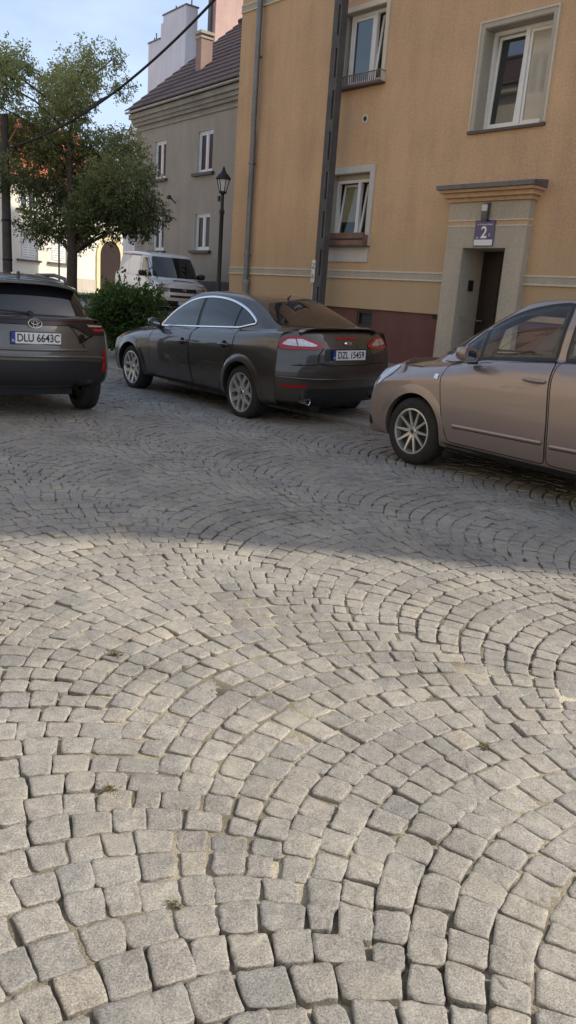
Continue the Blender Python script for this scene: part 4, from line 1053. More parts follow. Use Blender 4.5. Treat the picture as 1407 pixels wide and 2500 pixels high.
    bl=[(-.86,1.06),(-.52,.90),(-.50,.74),(.50,.74),(.52,.90),(.86,1.06)]
    ribbon(bvh,'B',[(-.36,.93),(-.42,.86),(-.44,.76),(-.30,.735),(.30,.735),(.44,.76),(.42,.86),(.36,.93)],.012,.003,'boot_gap',M_GAP,root)
    ribbon(bvh,'B',[(-.74,.735),(-.44,.745)],.010,.003,'bumper_gap',M_GAP,root); ribbon(bvh,'B',[(.44,.745),(.74,.735)],.010,.003,'bumper_gap',M_GAP,root)
    patch(bvh,'B',round_poly([(-.36,.79),(-.34,.925),(.34,.925),(.36,.79)],.03),.004,'plate_recess',M_DARK,root,.05)
    ribbon(bvh,'B',[(-.88,.60),(-.5,.575),(.5,.575),(.88,.60)],.018,.008,'bumper_crease',P,root,raised=.008)
    patch(bvh,'B',round_poly([(-.62,.34),(-.55,.46),(.55,.46),(.62,.34),(.5,.27),(-.5,.27)],.04),.005,'diffuser',M_DARK,root,.05)
    m=MB(); pts=[]
    n=17
    vs=[];fs=[]
    for i in range(n):
        y=-.61+1.22*i/(n-1); f=abs(y)/.61
        zb=onbody(bvh,'T',.22,0,0).z-.004-.010*f*f-.016*max(0,f-.85)/.15; lift=.030*(1-f**8)
        for dx,dz in ((-.045,lift+.008),(-.04,lift-.008),(.08,lift-.014),(.16,-.004),(.10,lift+.004),(.02,lift+.014)): vs.append((.20+.07*f*f+dx,y,zb+dz))
    for i in range(n-1):
        for k in range(6): fs.append((i*6+k,i*6+(k+1)%6,(i+1)*6+(k+1)%6,(i+1)*6+k))
    fs+=[tuple(range(6)),tuple(range((n-1)*6,n*6))]
    m.add(vs,fs); spo=m.build('spoiler',P,root,sm=50)
    patch(bvh,'B',round_poly([(-.16,1.035),(.16,1.035),(.16,1.055),(-.16,1.055)],.008),.005,'stop_lamp',M_RED,root,.03)
    plate(root,(onbody(bvh,'B',0,.856,0).x-.008,0,.856),'DZL 15459','B')
    m=MB(); m.lathe([(0,-.006),(.035,-.006),(.042,0)],20,(0,0,0),'x'); m.v=[(onbody(bvh,'B',0,.965,0).x-.004+v[0],v[1]*1.5,.985+v[2]*.62) for v in m.v]; m.build('badge',M_CHROME,root,sm=40)
    m=MB(); m.tube([(1.30,0,1.45),(1.23,0,1.50)],[.012,.006],8); m.build('aerial',M_DARK,root)
    # rear wiper-free glass; nose: grille and front plate
    patch(bvh,'F',round_poly([(-.42,.30),(-.36,.50),(.36,.50),(.42,.30)],.04),.006,'grille',M_DARK,root,.05)
    plate(root,(4.745,0,.44),'DZL 15459','F')
    ribbon(bvh,'T',[(4.5,-.62),(3.72,-.72),(3.72,.72),(4.5,.62)],.010,.003,'bonnet_gap',M_GAP,root)
    for x in (1.0,3.85):
        for s in (1,-1): wheel(root,.327,.232,.236,'twin5',x,s,.80)
    m=MB(); m.box(.5,4.3,-.5,.5,.17,.27); m.tube([(.3,.3,.24),(1.4,.25,.22)],.1,10); m.build('underbody',M_DARK,root)
    return root
SED=sedan()

# ================================================================ taupe silver compact minivan
def minivan():
    sp=dict(xs=[0,.2,.45,.85,1.4,2.0,2.6,3.12,3.86,4.02,4.15,4.28],
     levels=[(cst(.22),cst(.76),.18,.25,4.12,.42),
             (pw((0,.30),(1,.26),(4.36,.22)),cst(.85),.07,.25,4.23,.46),
             (pw((0,.46),(4.36,.40)),cst(.882),.0,.26,4.28,.50),
             (pw((0,.72),(1,.68),(3.3,.64),(4.36,.54)),cst(.886),.02,.26,4.27,.52),
             (pw((0,.95),(1,.93),(2.0,.92),(3.3,.86),(3.9,.78),(4.36,.62)),pw((0,.84),(.6,.875),(3.4,.878),(4.0,.86),(4.36,.80)),.05,.24,4.22,.54),
             (pw((0,1.16),(.5,1.17),(1.2,1.155),(2.1,1.11),(2.8,1.05),(3.3,1.005),(3.65,.985),(3.95,.92),(4.15,.835),(4.36,.70)),pw((0,.78),(.5,.82),(1.5,.835),(3.1,.83),(3.6,.80),(4.1,.72),(4.36,.62)),.10,.22,4.11,.44)],
     fj=[-1,-.90,-.45,0,.45,.90,1],crown=pw((0,.02),(3.2,.04),(3.7,.05),(4.0,.045),(4.36,.03)),
     a=1,b=8,xR=[.40,.60,.95,1.4,1.9,2.25,2.52,2.68],zR=[1.54,1.585,1.62,1.637,1.637,1.622,1.597,1.56],yR=[.50,.54,.57,.58,.58,.57,.56,.54],
     cowl=.44,rcowl=.04,bulge=.035,wbul=.05,rbul=.03,rcrown=.025,crease={0:.4,4:.9},endcrease=.3,beltcrease=.25,
     arch=.350,arch_dz=.015,rear_axle=.75,front_axle=3.50,wheel_r=.318)
    top=spline([(3.36,1.035),(3.10,1.185),(2.90,1.335),(2.66,1.470),(2.40,1.548),(2.1,1.585),(1.5,1.59),(.9,1.565),(.55,1.49)],False,5)
    blz=lambda x:float(np.interp(x,[.5,1.2,2.1,2.8,3.36],[1.20,1.17,1.135,1.075,1.018]))
    tpz=lambda x:float(np.interp(-x,[-p[0] for p in top],[p[1] for p in top]))
    def sub(x0_,x1_,d=.03,lo=.012):
        t=[p for p in top if x0_<p[0]<x1_]
        return [(x1_,tpz(x1_)-d)]+[(p[0],p[1]-d) for p in t]+[(x0_,tpz(x0_)-d),(x0_,blz(x0_)+lo),((x0_+x1_)/2,blz((x0_+x1_)/2)+lo-.002),(x1_,blz(x1_)+lo)]
    sp['cabin']=([(3.25,.80),(3.25,1.02),(2.62,1.44),(2.3,1.53),(1.0,1.53),(.6,1.40),(.5,1.1),(.5,.80)],-.50,.50)
    sp['openings']=[(sub(2.165,2.845,.05,.03),-1.2,1.2),(sub(2.935,3.08,.04,.03),-1.2,1.2),(sub(1.105,1.995,.05,.03),-1.2,1.2),([(-.60,1.10),(-.44,1.475),(.44,1.475),(.60,1.10)],2.55,4.3,'x')]
    sp['inside']=lambda x,y,z: .48<x<3.26 and abs(y)<.505 and .79<z<1.535
    me,bvh=car_mesh(sp)
    yaw=2.244; fx,fy=1.798,8.009
    x0,y0=fx-3.5*math.cos(yaw),fy-3.5*math.sin(yaw)
    root=empty('parked_car',(x0,y0,.004),yaw,'silvery taupe compact minivan cut off by the right edge of the photo','car',group='cars parked along the street')
    P=paint('taupe_paint',(.30,.243,.226),.55,.30,.10)
    link('body',me,[P,M_DARK,mat('roof_lining',(.42,.40,.36),.9)],root)
    for ax in 'LR':
        s=1 if ax=='L' else -1
        for a_,b_ in ((2.14,2.87),(2.91,3.10),(1.08,2.02)):
            pl_=sub(a_,b_,.028,.008); ribbon(bvh,ax,pl_,.055,.0035,'window_seal',M_DARK,root,True,res=.04)
        fd=[(3.20,.985),(3.21,.84),(3.15,.55),(3.06,.30),(2.02,.30),(2.04,.62),(2.09,1.0),(2.08,1.115),(2.8,1.06)]
        rd=[(2.05,1.12),(2.07,1.0),(2.02,.62),(2.0,.30),(1.36,.30),(1.26,.50),(1.12,.75),(1.0,.95),(1.0,1.16)]
        dfr=patch(bvh,ax,round_poly(fd,.05),.004,'door',P,root,.06); drr=patch(bvh,ax,round_poly(rd,.06),.004,'door',P,root,.06)
        for d_,pl in ((dfr,fd),(drr,rd)): ribbon(bvh,ax,round_poly(pl,.05),.008,.0045,'door_gap',M_GAP,d_,True)
        patch(bvh,ax,sub(2.14,2.87),.006,'window',M_CARCLEAR,dfr,.05)
        patch(bvh,ax,sub(2.91,3.10,.025),.006,'quarter_window',M_CARCLEAR,root,.04)
        patch(bvh,ax,sub(1.08,2.02),.006,'window',M_CARCLEAR,drr,.05); patch(bvh,ax,sub(.60,1.02),.008,'quarter_window',M_CARGLASS,root,.05)
        patch(bvh,ax,round_poly([(3.38,1.0),(3.11,1.165),(3.08,1.05),(3.06,1.03),(3.2,1.0)],.01),.010,'mirror_sail',P,root,.04)
        handle(dfr,bvh,ax,2.22,.955,P,.20,recess=True); handle(drr,bvh,ax,1.25,.985,P,.20,recess=True)
        for axl in (.75,3.50): flare(bvh,ax,axl,.333,.348,.43,-14,194,.009,.001,'wheel_arch',P,root)
        for d_,a_,b_ in ((dfr,3.0,2.06),(drr,1.98,1.36)): ribbon(bvh,ax,[(a_,.455),(b_,.470)],.03,.006,'rub_strip',P,d_,raised=.012)
        for d_,a_,b_ in ((dfr,3.0,2.06),(drr,1.98,1.36)): ribbon(bvh,ax,[(a_,.438),(b_,.453)],.010,.006,'strip_shadow_line',M_GAP,d_)  # dark line below the rub strip stands in for its groove and shadow
        patch(bvh,ax,[(3.13,.28),(1.12,.28),(1.12,.19),(3.13,.19)],.008,'sill_trim',M_DARK,root,.06)
        hl=patch(bvh,ax,spline([(3.82,.90),(3.93,.885),(4.03,.80),(4.11,.70),(4.05,.685),(3.94,.77)],True,5),.006,'headlight',M_LENS,root,.035)
        mirror_part(root,2.87,1.10,.84,s,P,sc=.88)
        patch(bvh,ax,round_poly([(3.245,.845),(3.295,.845),(3.295,.885),(3.245,.885)],.008),.006,'badge',M_CHROME,root,.02)
        tlp=patch(bvh,'B',[(s*y,z) for y,z in round_poly([(.60,.84),(.77,.84),(.72,1.10),(.62,1.10)],.03)],.006,'tail_light',M_RED,root,.04)
        for z in (.32,):
            patch(bvh,ax,round_poly([(4.03,.30),(4.16,.30),(4.16,.40),(4.06,.40)],.03),.004,'fog_light_recess',M_DARK,root,.03)
    patch(bvh,'F',round_poly([(-.66,1.075),(-.47,1.50),(0,1.515),(.47,1.50),(.66,1.075)],.05),.005,'windscreen',M_CARCLEAR,root,.05)
    ribbon(bvh,'F',round_poly([(-.65,1.08),(-.465,1.495),(.465,1.495),(.65,1.08)],.05),.05,.004,'windscreen_seal',M_DARK,root,True,res=.04)
    patch(bvh,'B',round_poly([(-.62,1.17),(-.50,1.50),(.50,1.50),(.62,1.17)],.06),.005,'rear_window',M_CARGLASS,root,.05)
    patch(bvh,'F',round_poly([(-.36,.58),(-.40,.68),(.40,.68),(.36,.58)],.03),.005,'grille',M_DARK,root,.04)
    patch(bvh,'F',round_poly([(-.50,.24),(-.46,.36),(.46,.36),(.50,.24)],.03),.005,'lower_grille',M_DARK,root,.04)
    ribbon(bvh,'T',[(4.12,-.60),(3.55,-.76),(3.50,-.70)],.008,.003,'bonnet_gap',M_GAP,root); ribbon(bvh,'T',[(4.12,.60),(3.55,.76),(3.50,.70)],.008,.003,'bonnet_gap',M_GAP,root)
    M_SEAT=mat('seat_fabric',(.05,.048,.047),.9,var=.2,scale=9)
    for sx_ in (2.05,1.15):
        for sy_ in (-.30,.30):
            m=MB(); m.box(sx_-.28,sx_+.22,sy_-.2,sy_+.2,.805,.88); m.obox((sx_-.36,sy_,1.05),(.05,0,-.012),(0,.20,0),(-.06,0,.24)); st=m.build('seat',M_SEAT,root,bevel=.03)
            m=MB(); m.obox((sx_-.44,sy_,1.37),(.035,0,0),(0,.11,0),(-.012,0,.075)); m.build('headrest',M_SEAT,st,bevel=.025)
    m=MB(); m.box(2.95,3.24,-.48,.48,.81,1.0); m.build('dashboard',M_DARK,root,bevel=.03)
    m=MB(); m.tube([(2.72+.06*math.cos(a)*.3,.30+.17*math.cos(a),1.0+.15*math.sin(a)) for a in [2*math.pi*i/20 for i in range(21)]],.013,6,cap=False); m.build('steering_wheel',M_DARK,root)
    plate(root,(4.30,0,.46),'','F'); plate(root,(-.012,0,.80),'','B')
    for x in (.75,3.50):
        for s in (1,-1): wheel(root,.318,.205,.212,'ten',x,s,.775)
    m=MB(); m.box(.5,3.9,-.5,.5,.17,.27); m.build('underbody',M_DARK,root)
    return root
minivan()
# ================================================================ grey crossover on the left
def suv():
    sp=dict(xs=[0,.24,.5,.9,1.4,2.0,2.6,3.0,3.42,3.7,3.95,4.18],
     levels=[(cst(.33),cst(.74),.16,.28,3.98,.40),
             (pw((0,.40),(1,.32),(4.18,.30)),cst(.86),.05,.28,4.12,.44),
             (pw((0,.56),(4.18,.46)),cst(.885),.0,.30,4.18,.46),
             (pw((0,.74),(4.18,.64)),cst(.882),.012,.30,4.17,.48),
             (pw((0,.94),(2,.92),(3.3,.92),(4.18,.74)),pw((0,.85),(.5,.875),(3.6,.87),(4.18,.8)),.055,.28,4.10,.50),
             (pw((0,1.08),(1,1.07),(3.2,1.02),(3.8,.96),(4.18,.84)),pw((0,.76),(.5,.79),(3.2,.80),(4.18,.66)),.13,.24,3.98,.44)],
     fj=[-1,-.90,-.45,0,.45,.90,1],crown=pw((0,.015),(3.3,.05),(3.8,.07),(4.18,.04)),
     a=1,b=8,xR=[.52,.72,1.05,1.45,1.9,2.2,2.42,2.58],zR=[1.425,1.46,1.49,1.505,1.50,1.485,1.46,1.43],yR=[.50,.53,.56,.57,.57,.565,.55,.53],
     cowl=.34,rcowl=.06,bulge=.03,wbul=.05,rbul=.03,rcrown=.03,crease={0:.4,3:.5,4:.6},endcrease=.9,beltcrease=.4,
     arch=.38,arch_dz=.015,rear_axle=.80,front_axle=3.36,wheel_r=.338)
    me,bvh=car_mesh(sp)
    root=empty('parked_car',(-2.747,8.361,.006),2.176,'dark grey crossover seen from behind at the left edge, plate DLU 6643C','car',group='cars parked along the street')
    P=paint('grey_olive_paint',(.105,.098,.085),.5,.32,.10); PR=paint('roof_sky_sheen',(.16,.16,.165),.4,.3,.05)  # roof colour lightened to carry the sky's reflection
    link('body',me,[P,M_DARK],root)
    M_PB=mat('lamp_black',(.010,.008,.009),.25)
    patch(bvh,'B',round_poly([(-.69,1.10),(-.52,1.395),(.52,1.395),(.69,1.10)],.07),.004,'rear_window',M_CARGLASS,root,.05)
    patch(bvh,'T',round_poly([(.60,-.49),(2.45,-.52),(2.45,.52),(.60,.49)],.08),.004,'roof',PR,root,.08)
    # roof-end spoiler
    m=MB();vs=[];fs=[];n=15
    for i in range(n):
        y=-.56+1.12*i/(n-1); f=abs(y)/.56; z=1.435-.055*f**3; x=.34+.06*f*f
        for dx,dz in ((0,0),(.0,-.022),(.14,-.045),(.30,-.03),(.30,.016),(.12,.018)): vs.append((x+dx,y,z+dz))
    for i in range(n-1):
        for k in range(6): fs.append((i*6+k,i*6+(k+1)%6,(i+1)*6+(k+1)%6,(i+1)*6+k))
    fs+=[tuple(range(6)),tuple(range((n-1)*6,n*6))]
    m.add(vs,fs); m.build('spoiler',P,root,sm=50)
    # full-width lamp band, lamps, emblem
    band=patch(bvh,'B',round_poly([(-.80,1.065),(-.84,.985),(-.40,1.0),(.40,1.0),(.84,.985),(.80,1.065)],.02),.010,'lamp_band',M_PB,root,.04)
    ribbon(bvh,'B',[(-.62,1.048),(.62,1.048)],.012,.013,'light_bar',mat('dark_red_lens',(.05,.004,.006),.25),band,raised=.003)
    for s in (1,-1):
        tlp=patch(bvh,'B',[(s*y,z) for y,z in round_poly([(.36,1.005),(.48,.97),(.60,.905),(.835,.90),(.845,1.0),(.80,1.03)],.02)],.014,'tail_light',M_PB,root,.04)
        patch(bvh,'B',[(s*y,z) for y,z in round_poly([(.60,1.01),(.80,1.0),(.80,.985),(.62,.985)],.006)],.019,'lamp_lens',M_LENS,tlp,.03)
        patch(bvh,'B',[(s*y,z) for y,z in round_poly([(.66,.968),(.82,.965),(.82,.94),(.68,.94)],.006)],.019,'red_lens',M_RED,tlp,.03)
        patch(bvh,'B',[(s*y,z) for y,z in round_poly([(.785,.50),(.83,.50),(.835,.74),(.80,.74)],.01)],.010,'reflector',M_RED,root,.03)
        ribbon(bvh,'B',[(s*.40,.985),(s*.50,.86),(s*.56,.765)],.012,.003,'tailgate_gap',M_GAP,root)
        ax='L' if s>0 else 'R'
        for axl in (.80,3.36): flare(bvh,ax,axl,.353,.378,.45,-12,192,.018,.006,'wheel_arch',M_DARK,root)
        patch(bvh,ax,[(3.0,.42),(1.16,.42),(1.16,.33),(3.0,.33)],.008,'sill_trim',M_DARK,root,.06)
        patch(bvh,ax,spline([(3.05,1.06),(2.6,1.29),(2.1,1.41),(1.5,1.42),(.95,1.36),(.66,1.22),(.75,1.12),(1.8,1.09)],True,5),.005,'window',M_CARGLASS,root,.05)
        m=MB(); pts=[onbody(bvh,'T',x,s*y,o) for x,y,o in ((.62,.50,.0),(.80,.53,.045),(1.3,.565,.055),(2.0,.565,.05),(2.3,.55,.0))]
        m.tube(spline([tuple(p) for p in pts],False,4) if False else pts,[.012,.02,.022,.02,.012],8); m.build('roof_rail',M_DARK,root,sm=50)
        mirror_part(root,3.0,1.12,.84,s,P)
        ribbon(bvh,ax,round_poly([(2.0,1.06),(2.02,.45),(1.22,.45),(.98,.80),(.95,1.08)],.05),.008,.003,'door_gap',M_GAP,root,True)
    # emblem: three interlocking ellipses
    ec=onbody(bvh,'B',0,1.005,.018)
    def ell(m,cy,cz,ry,rz,t):
        pts=[(ec.x-.004,cy+ry*math.cos(a),ec.z+cz+rz*math.sin(a)) for a in [2*math.pi*i/28 for i in range(29)]]; m.tube(pts,t,6,cap=False)
    m=MB(); ell(m,0,0,.070,.046,.0075); em=m.build('emblem',M_CHROME,band,sm=60)
    m=MB(); ell(m,0,.012,.042,.020,.0055); m.build('emblem_ring',M_CHROME,em,sm=60) if False else None
    ell(m,0,-.006,.020,.038,.0055); m.build('emblem_ring',M_CHROME,root,sm=60)
    # bumper: painted ledge, black lower part
    low=patch(bvh,'B',round_poly([(-.86,.60),(-.5,.635),(.5,.635),(.86,.60),(.84,.40),(.6,.36),(-.6,.36),(-.84,.40)],.04),.006,'lower_bumper',M_DARK,root,.05)
    ribbon(bvh,'B',[(-.58,.745),(.58,.745)],.03,.006,'bumper_ledge',P,root,raised=.014)
    ribbon(bvh,'B',[(-.80,.655),(-.5,.675),(.5,.675),(.80,.655)],.03,.006,'bumper_ledge',P,root,raised=.016)
    patch(bvh,'B',round_poly([(-.33,.80),(-.31,.935),(.31,.935),(.33,.80)],.03),.003,'plate_recess',P,root,.05)
    plate(root,(onbody(bvh,'B',0,.865,0).x-.014,.0,.865),'DLU 6643C','B')
    m=MB(); m.tube([(.20,.02,1.11),(.17,.20,1.125),(.19,.50,1.14)],[.014,.011,.007],8); m.lathe([(0,-.03),(.028,-.03),(.028,.03),(0,.03)],12,(.19,.02,1.11),'x'); m.build('rear_wiper',M_DARK,root,sm=50)
    m=MB(); fin=[(.66,1.475),(.80,1.475),(.75,1.50),(.69,1.535),(.665,1.535)]; m.prism(fin,lambda a,b,c:(a,-.012+c,b),.024); m.build('roof_fin',M_DARK,root,bevel=.004)
    patch(bvh,'F',round_poly([(-.62,1.05),(-.48,1.40),(0,1.43),(.48,1.40),(.62,1.05)],.05),.005,'windscreen',M_CARGLASS,root,.06)
    patch(bvh,'F',round_poly([(-.55,.42),(-.45,.68),(.45,.68),(.55,.42)],.04),.006,'grille',M_DARK,root,.06)
    for s in (1,-1): patch(bvh,'F',[(s*y,z) for y,z in round_poly([(.45,.78),(.72,.84),(.74,.80),(.50,.73)],.02)],.006,'headlight',M_LENS,root,.05)
    m=MB(); m.lathe([(.03,0),(.035,-.01),(.035,.3)],12,(.13,-.5,.33),'x'); m.build('exhaust_pipe',M_DARK,root)
    for x in (.80,3.36):
        for s in (1,-1): wheel(root,.338,.215,.228,'ten',x,s,.775)
    m=MB(); m.box(.45,3.7,-.52,.52,.22,.36); m.lathe([(0,-.09),(.09,-.08),(.10,0),(.09,.08),(0,.09)],14,(.75,-.35,.30),'y'); m.build('underbody',M_DARK,root)
suv()
# ================================================================ white panel van in front of the grey house
def panel_van():
    sp=dict(xs=[0,.16,.6,1.2,1.9,2.6,3.15,3.55,4.05,4.32,4.52,4.71],
     levels=[(cst(.27),cst(.76),.10,.12,4.52,.34),
             (cst(.34),cst(.87),.03,.10,4.66,.36),
             (cst(.55),cst(.91),.0,.10,4.71,.36),
             (pw((0,.80),(4.71,.70)),cst(.92),.0,.10,4.69,.36),
             (pw((0,1.0),(3.8,.98),(4.71,.80)),pw((0,.92),(3.8,.915),(4.71,.86)),.0,.10,4.63,.34),
             (pw((0,1.16),(3.5,1.15),(4.0,1.09),(4.5,.95),(4.71,.90)),pw((0,.90),(3.5,.89),(4.2,.84),(4.71,.78)),.01,.10,4.56,.32)],
     fj=[-1,-.94,-.45,0,.45,.94,1],crown=pw((0,.02),(3.6,.03),(4.3,.05),(4.71,.03)),
     a=1,b=8,xR=[.24,.62,1.2,1.9,2.5,2.9,3.14,3.32],zR=[1.86,1.885,1.90,1.905,1.90,1.89,1.875,1.845],yR=[.70,.73,.745,.75,.75,.745,.73,.70],
     cowl=.18,rcowl=.02,bulge=.045,wbul=.04,rbul=.02,rcrown=.035,tl=[.12,.5,.9],crease={0:.4,4:.4,2:.3},beltcrease=.3,
     arch=.365,arch_dz=.01,rear_axle=.95,front_axle=3.86,wheel_r=.318)
    me,bvh=car_mesh(sp)
    hx,hy=.5,-.866; fxp,fyp=-3.85,26.3
    x0,y0=fxp-4.71*hx,fyp-4.71*hy
    zg=ground_z(-4.6,28.3)
    root=empty('panel_van',(x0,y0,zg),math.atan2(hy,hx),'old white panel van parked in front of the grey house behind the bush','van')
    g0,g1=ground_z(x0,y0),ground_z(fxp,fyp); root.location.z=.5*(g0+g1); root.rotation_euler=(0,math.atan2(g0-g1,4.71),math.atan2(hy,hx))
    P=paint('old_white_paint',(.80,.80,.78),0,.4,.07)
    link('body',me,[P,M_DARK],root)
    for ax in 'LR':
        s=1 if ax=='L' else -1
        fd=[(3.92,1.10),(3.60,.98),(3.42,.80),(3.36,.40),(2.72,.40),(2.72,1.80),(3.20,1.80)]
        d_=patch(bvh,ax,round_poly(fd,.05),.004,'door',P,root,.07); ribbon(bvh,ax,round_poly(fd,.05),.012,.005,'door_gap',M_GAP,d_,True)
        patch(bvh,ax,round_poly([(3.72,1.17),(3.22,1.74),(2.82,1.74),(2.82,1.17)],.04),.008,'window',M_CARGLASS,d_,.06)
        handle(d_,bvh,ax,2.84,1.03,M_DARK,.14)
        if s<0: ribbon(bvh,ax,round_poly([(2.66,1.80),(2.66,.42),(1.45,.42),(1.45,1.80)],.05),.012,.003,'sliding_door_gap',M_GAP,root,True)
        ribbon(bvh,ax,[(.3,1.78),(2.65,1.78)],.02,.003,'roof_seam',M_GAP,root)
        mirror_part(root,3.50,1.24,.90,s,M_DARK,sc=1.25)
        patch(bvh,'F',[(s*y,z) for y,z in round_poly([(.47,.745),(.68,.755),(.68,.875),(.47,.87)],.015)],.008,'headlight',M_LENS,root,.04)
        patch(bvh,'F',[(s*y,z) for y,z in round_poly([(.69,.755),(.86,.755),(.86,.865),(.69,.875)],.015)],.008,'indicator',mat('amber_lens',(.42,.20,.10),.25),root,.04)
        for axl in (.95,3.86): flare(bvh,ax,axl,.328,.363,.42,-10,190,.012,.001,'wheel_arch',P,root)
    patch(bvh,'F',round_poly([(-.78,1.17),(-.68,1.79),(.68,1.79),(.78,1.17)],.07),.006,'windscreen',M_CARGLASS,root,.06)
    patch(bvh,'F',round_poly([(-.46,.745),(-.46,.87),(.46,.87),(.46,.745)],.015),.006,'grille',M_DARK,root,.05)
    patch(bvh,'F',round_poly([(-.46,.58),(-.46,.655),(.46,.655),(.46,.58)],.02),.006,'air_intake',M_DARK,root,.05)
    patch(bvh,'F',round_poly([(-.86,.48),(.86,.48),(.80,.30),(-.80,.30)],.03),.008,'lower_bumper',M_DARK,root,.06)
    patch(bvh,'T',round_poly([(4.10,-.22),(4.18,-.20),(4.18,.56),(4.10,.58)],.02),.006,'bonnet_vent',M_DARK,root,.05)
    ec=onbody(bvh,'F',0,.81,.012); m=MB(); m.tube([(ec.x,.058*math.cos(a),.81+.058*math.sin(a)) for a in [2*math.pi*i/20 for i in range(21)]],.006,6,cap=False)
    m.tube([(ec.x,-.034,.85),(ec.x,-.013,.81),(ec.x,.0,.835),(ec.x,.013,.81),(ec.x,.034,.85)],.005,5); m.tube([(ec.x,-.05,.83),(ec.x,-.02,.763),(ec.x,0,.805),(ec.x,.02,.763),(ec.x,.05,.83)],.005,5); m.build('emblem',M_CHROME,root)
    plate(root,(4.735,0,.42),'','F')
    patch(bvh,'B',round_poly([(-.70,1.18),(-.62,1.76),(.62,1.76),(.70,1.18)],.06),.005,'rear_window',M_CARGLASS,root,.08)
    for x in (.95,3.86):
        for s in (1,-1): wheel(root,.318,.205,.20,'steel',x,s,.80)
    m=MB(); m.box(.4,4.3,-.55,.55,.22,.30); m.build('underbody',M_DARK,root)
panel_van()
# ---------------------------------------------------------------- trees, plants, street furniture
M_BARK=mat('bark',(.085,.070,.055),.95,var=.4,scale=9,bump=.8,bscale=22)
def leaf_object(name,parent,C,D,size,asp,tone,m,fold=.25,kind=None):
    """C centres, D directions; every leaf is a folded four-point blade (two faces)"""
    n=len(C); C=np.asarray(C);D=np.asarray(D);D=D/np.linalg.norm(D,axis=1)[:,None]
    r=nrng.normal(0,1,(n,3)); S=np.cross(D,r); S/=np.linalg.norm(S,axis=1)[:,None]; Nn=np.cross(S,D)
    sz=np.asarray(size)*nrng.uniform(.7,1.25,n); sz=sz[:,None]
    base=C-D*sz*.5; tip=C+D*sz*.5-Nn*sz*.08; l=C+S*sz*asp*.5+Nn*sz*fold*asp; rr=C-S*sz*asp*.5+Nn*sz*fold*asp
    V=np.stack([base,l,tip,rr],1).reshape(-1,3); i=np.arange(n)*4
    F=np.concatenate([np.stack([i,i+1,i+2],1),np.stack([i,i+2,i+3],1)]).tolist()
    me=bpy.data.meshes.new(name); me.from_pydata(V.tolist(),[],F)
    a=me.attributes.new('tone','FLOAT','POINT'); a.data.foreach_set('value',np.repeat(np.clip(tone,0,1),4).astype(np.float32))
    o=link(name,me,m,parent)
    if kind: o['kind']=kind
    return o
def tree(x,y,label,group=None):
    z0=ground_z(x,y); root=empty('street_tree',(x,y,z0-.03),0,label,'tree',group)
    blobs=[(160,135,62,.5),(105,190,62,.8),(25,215,62,1),(-50,235,60,1),(235,160,52,.32),(275,125,26,.30),(295,190,30,.28),(205,235,70,.8),(60,300,72,1),(-30,330,70,1),(135,320,82,1),(230,335,72,.9),(305,330,52,.8),(85,420,84,1),(200,430,92,1.1),(300,440,82,1.1),(345,405,42,.8),(20,420,55,.7),(130,515,70,.9),(235,505,62,1),(322,500,54,1),(80,535,48,.7),(175,555,40,.7),(288,540,36,.7),(105,560,32,.6),(345,525,34,.8),(365,455,26,.7),(375,490,34,.8),(50,160,48,.8),(-5,160,45,.8)]
    def cv(px,py): return (px-172)*.0108, 1.15+(720-py)*.0101-z0
    tr=MB()
    tr.tube([(0,0,0),(.01,0,.25),(.0,.01,1.0),(.02,0,1.9),(.0,0,2.6),(-.03,.02,3.3),(-.05,0,4.2),(-.02,.05,5.2),(-.05,0,6.4)],[.21,.165,.145,.135,.125,.10,.075,.045,.015],12)
    tr.build('trunk',M_BARK,root,sm=60)
    br=MB(); tips=[]
    C=[];D=[];T=[]
    for px,py,r,den in blobs:
        bx,bz=cv(px,py); by=rng.uniform(-1,1)*(1.5 if r>50 else .7); rad=r*.0096
        h0=max(1.75,min(bz-.35*abs(bx)-.5,5.4)); s=Vector((-.03*(h0>3),0,h0)); e=Vector((bx,by,bz))
        mid=s.lerp(e,.5)+Vector((rng.uniform(-.15,.15),rng.uniform(-.15,.15),.18))
        pts=[s,s.lerp(mid,.5)+Vector((0,0,.05)),mid,mid.lerp(e,.55),e]
        br.tube(pts,[.040,.032,.023,.015,.006],7)
        for _ in range(int(5+rad*7)):
            d=Vector((rng.gauss(0,1),rng.gauss(0,1),rng.gauss(0,1))).normalized()*rad*rng.uniform(.6,1.05); st=mid.lerp(e,rng.uniform(.3,1))
            br.tube([st,st.lerp(e+d,.5)+Vector((0,0,.06)),e+d],[.012,.008,.004],4,cap=False)
        ntw=int(300*den*(rad/.6)**2)+16
        for _ in range(ntw):
            d=np.array([rng.gauss(0,1) for _ in range(3)]); d/=np.linalg.norm(d); rr=rad*rng.random()**.42
            c=np.array([bx,by,bz])+d*rr*np.array([1,1.25,.95])
            dr=d*.5+np.array([rng.gauss(0,.5),rng.gauss(0,.5),rng.gauss(-.25,.4)]); dr/=np.linalg.norm(dr)
            tone=.26+.58*sstep(2.4,6.4,c[2])+.18*d[2]+rng.gauss(0,.12)  # leaf colour lightened upward, as sunlight on the crown top
            for q in range(11):
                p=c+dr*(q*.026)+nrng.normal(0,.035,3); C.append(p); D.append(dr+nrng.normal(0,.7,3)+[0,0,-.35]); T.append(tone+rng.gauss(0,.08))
    br.build('branches',M_BARK,root,sm=60)
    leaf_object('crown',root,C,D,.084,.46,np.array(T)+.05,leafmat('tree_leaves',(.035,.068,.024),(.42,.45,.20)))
    print('tree leaves',len(C))
tree(-6.43,22.5,'leafy young street tree with slender trunk on the lawn beside the grey crossover')
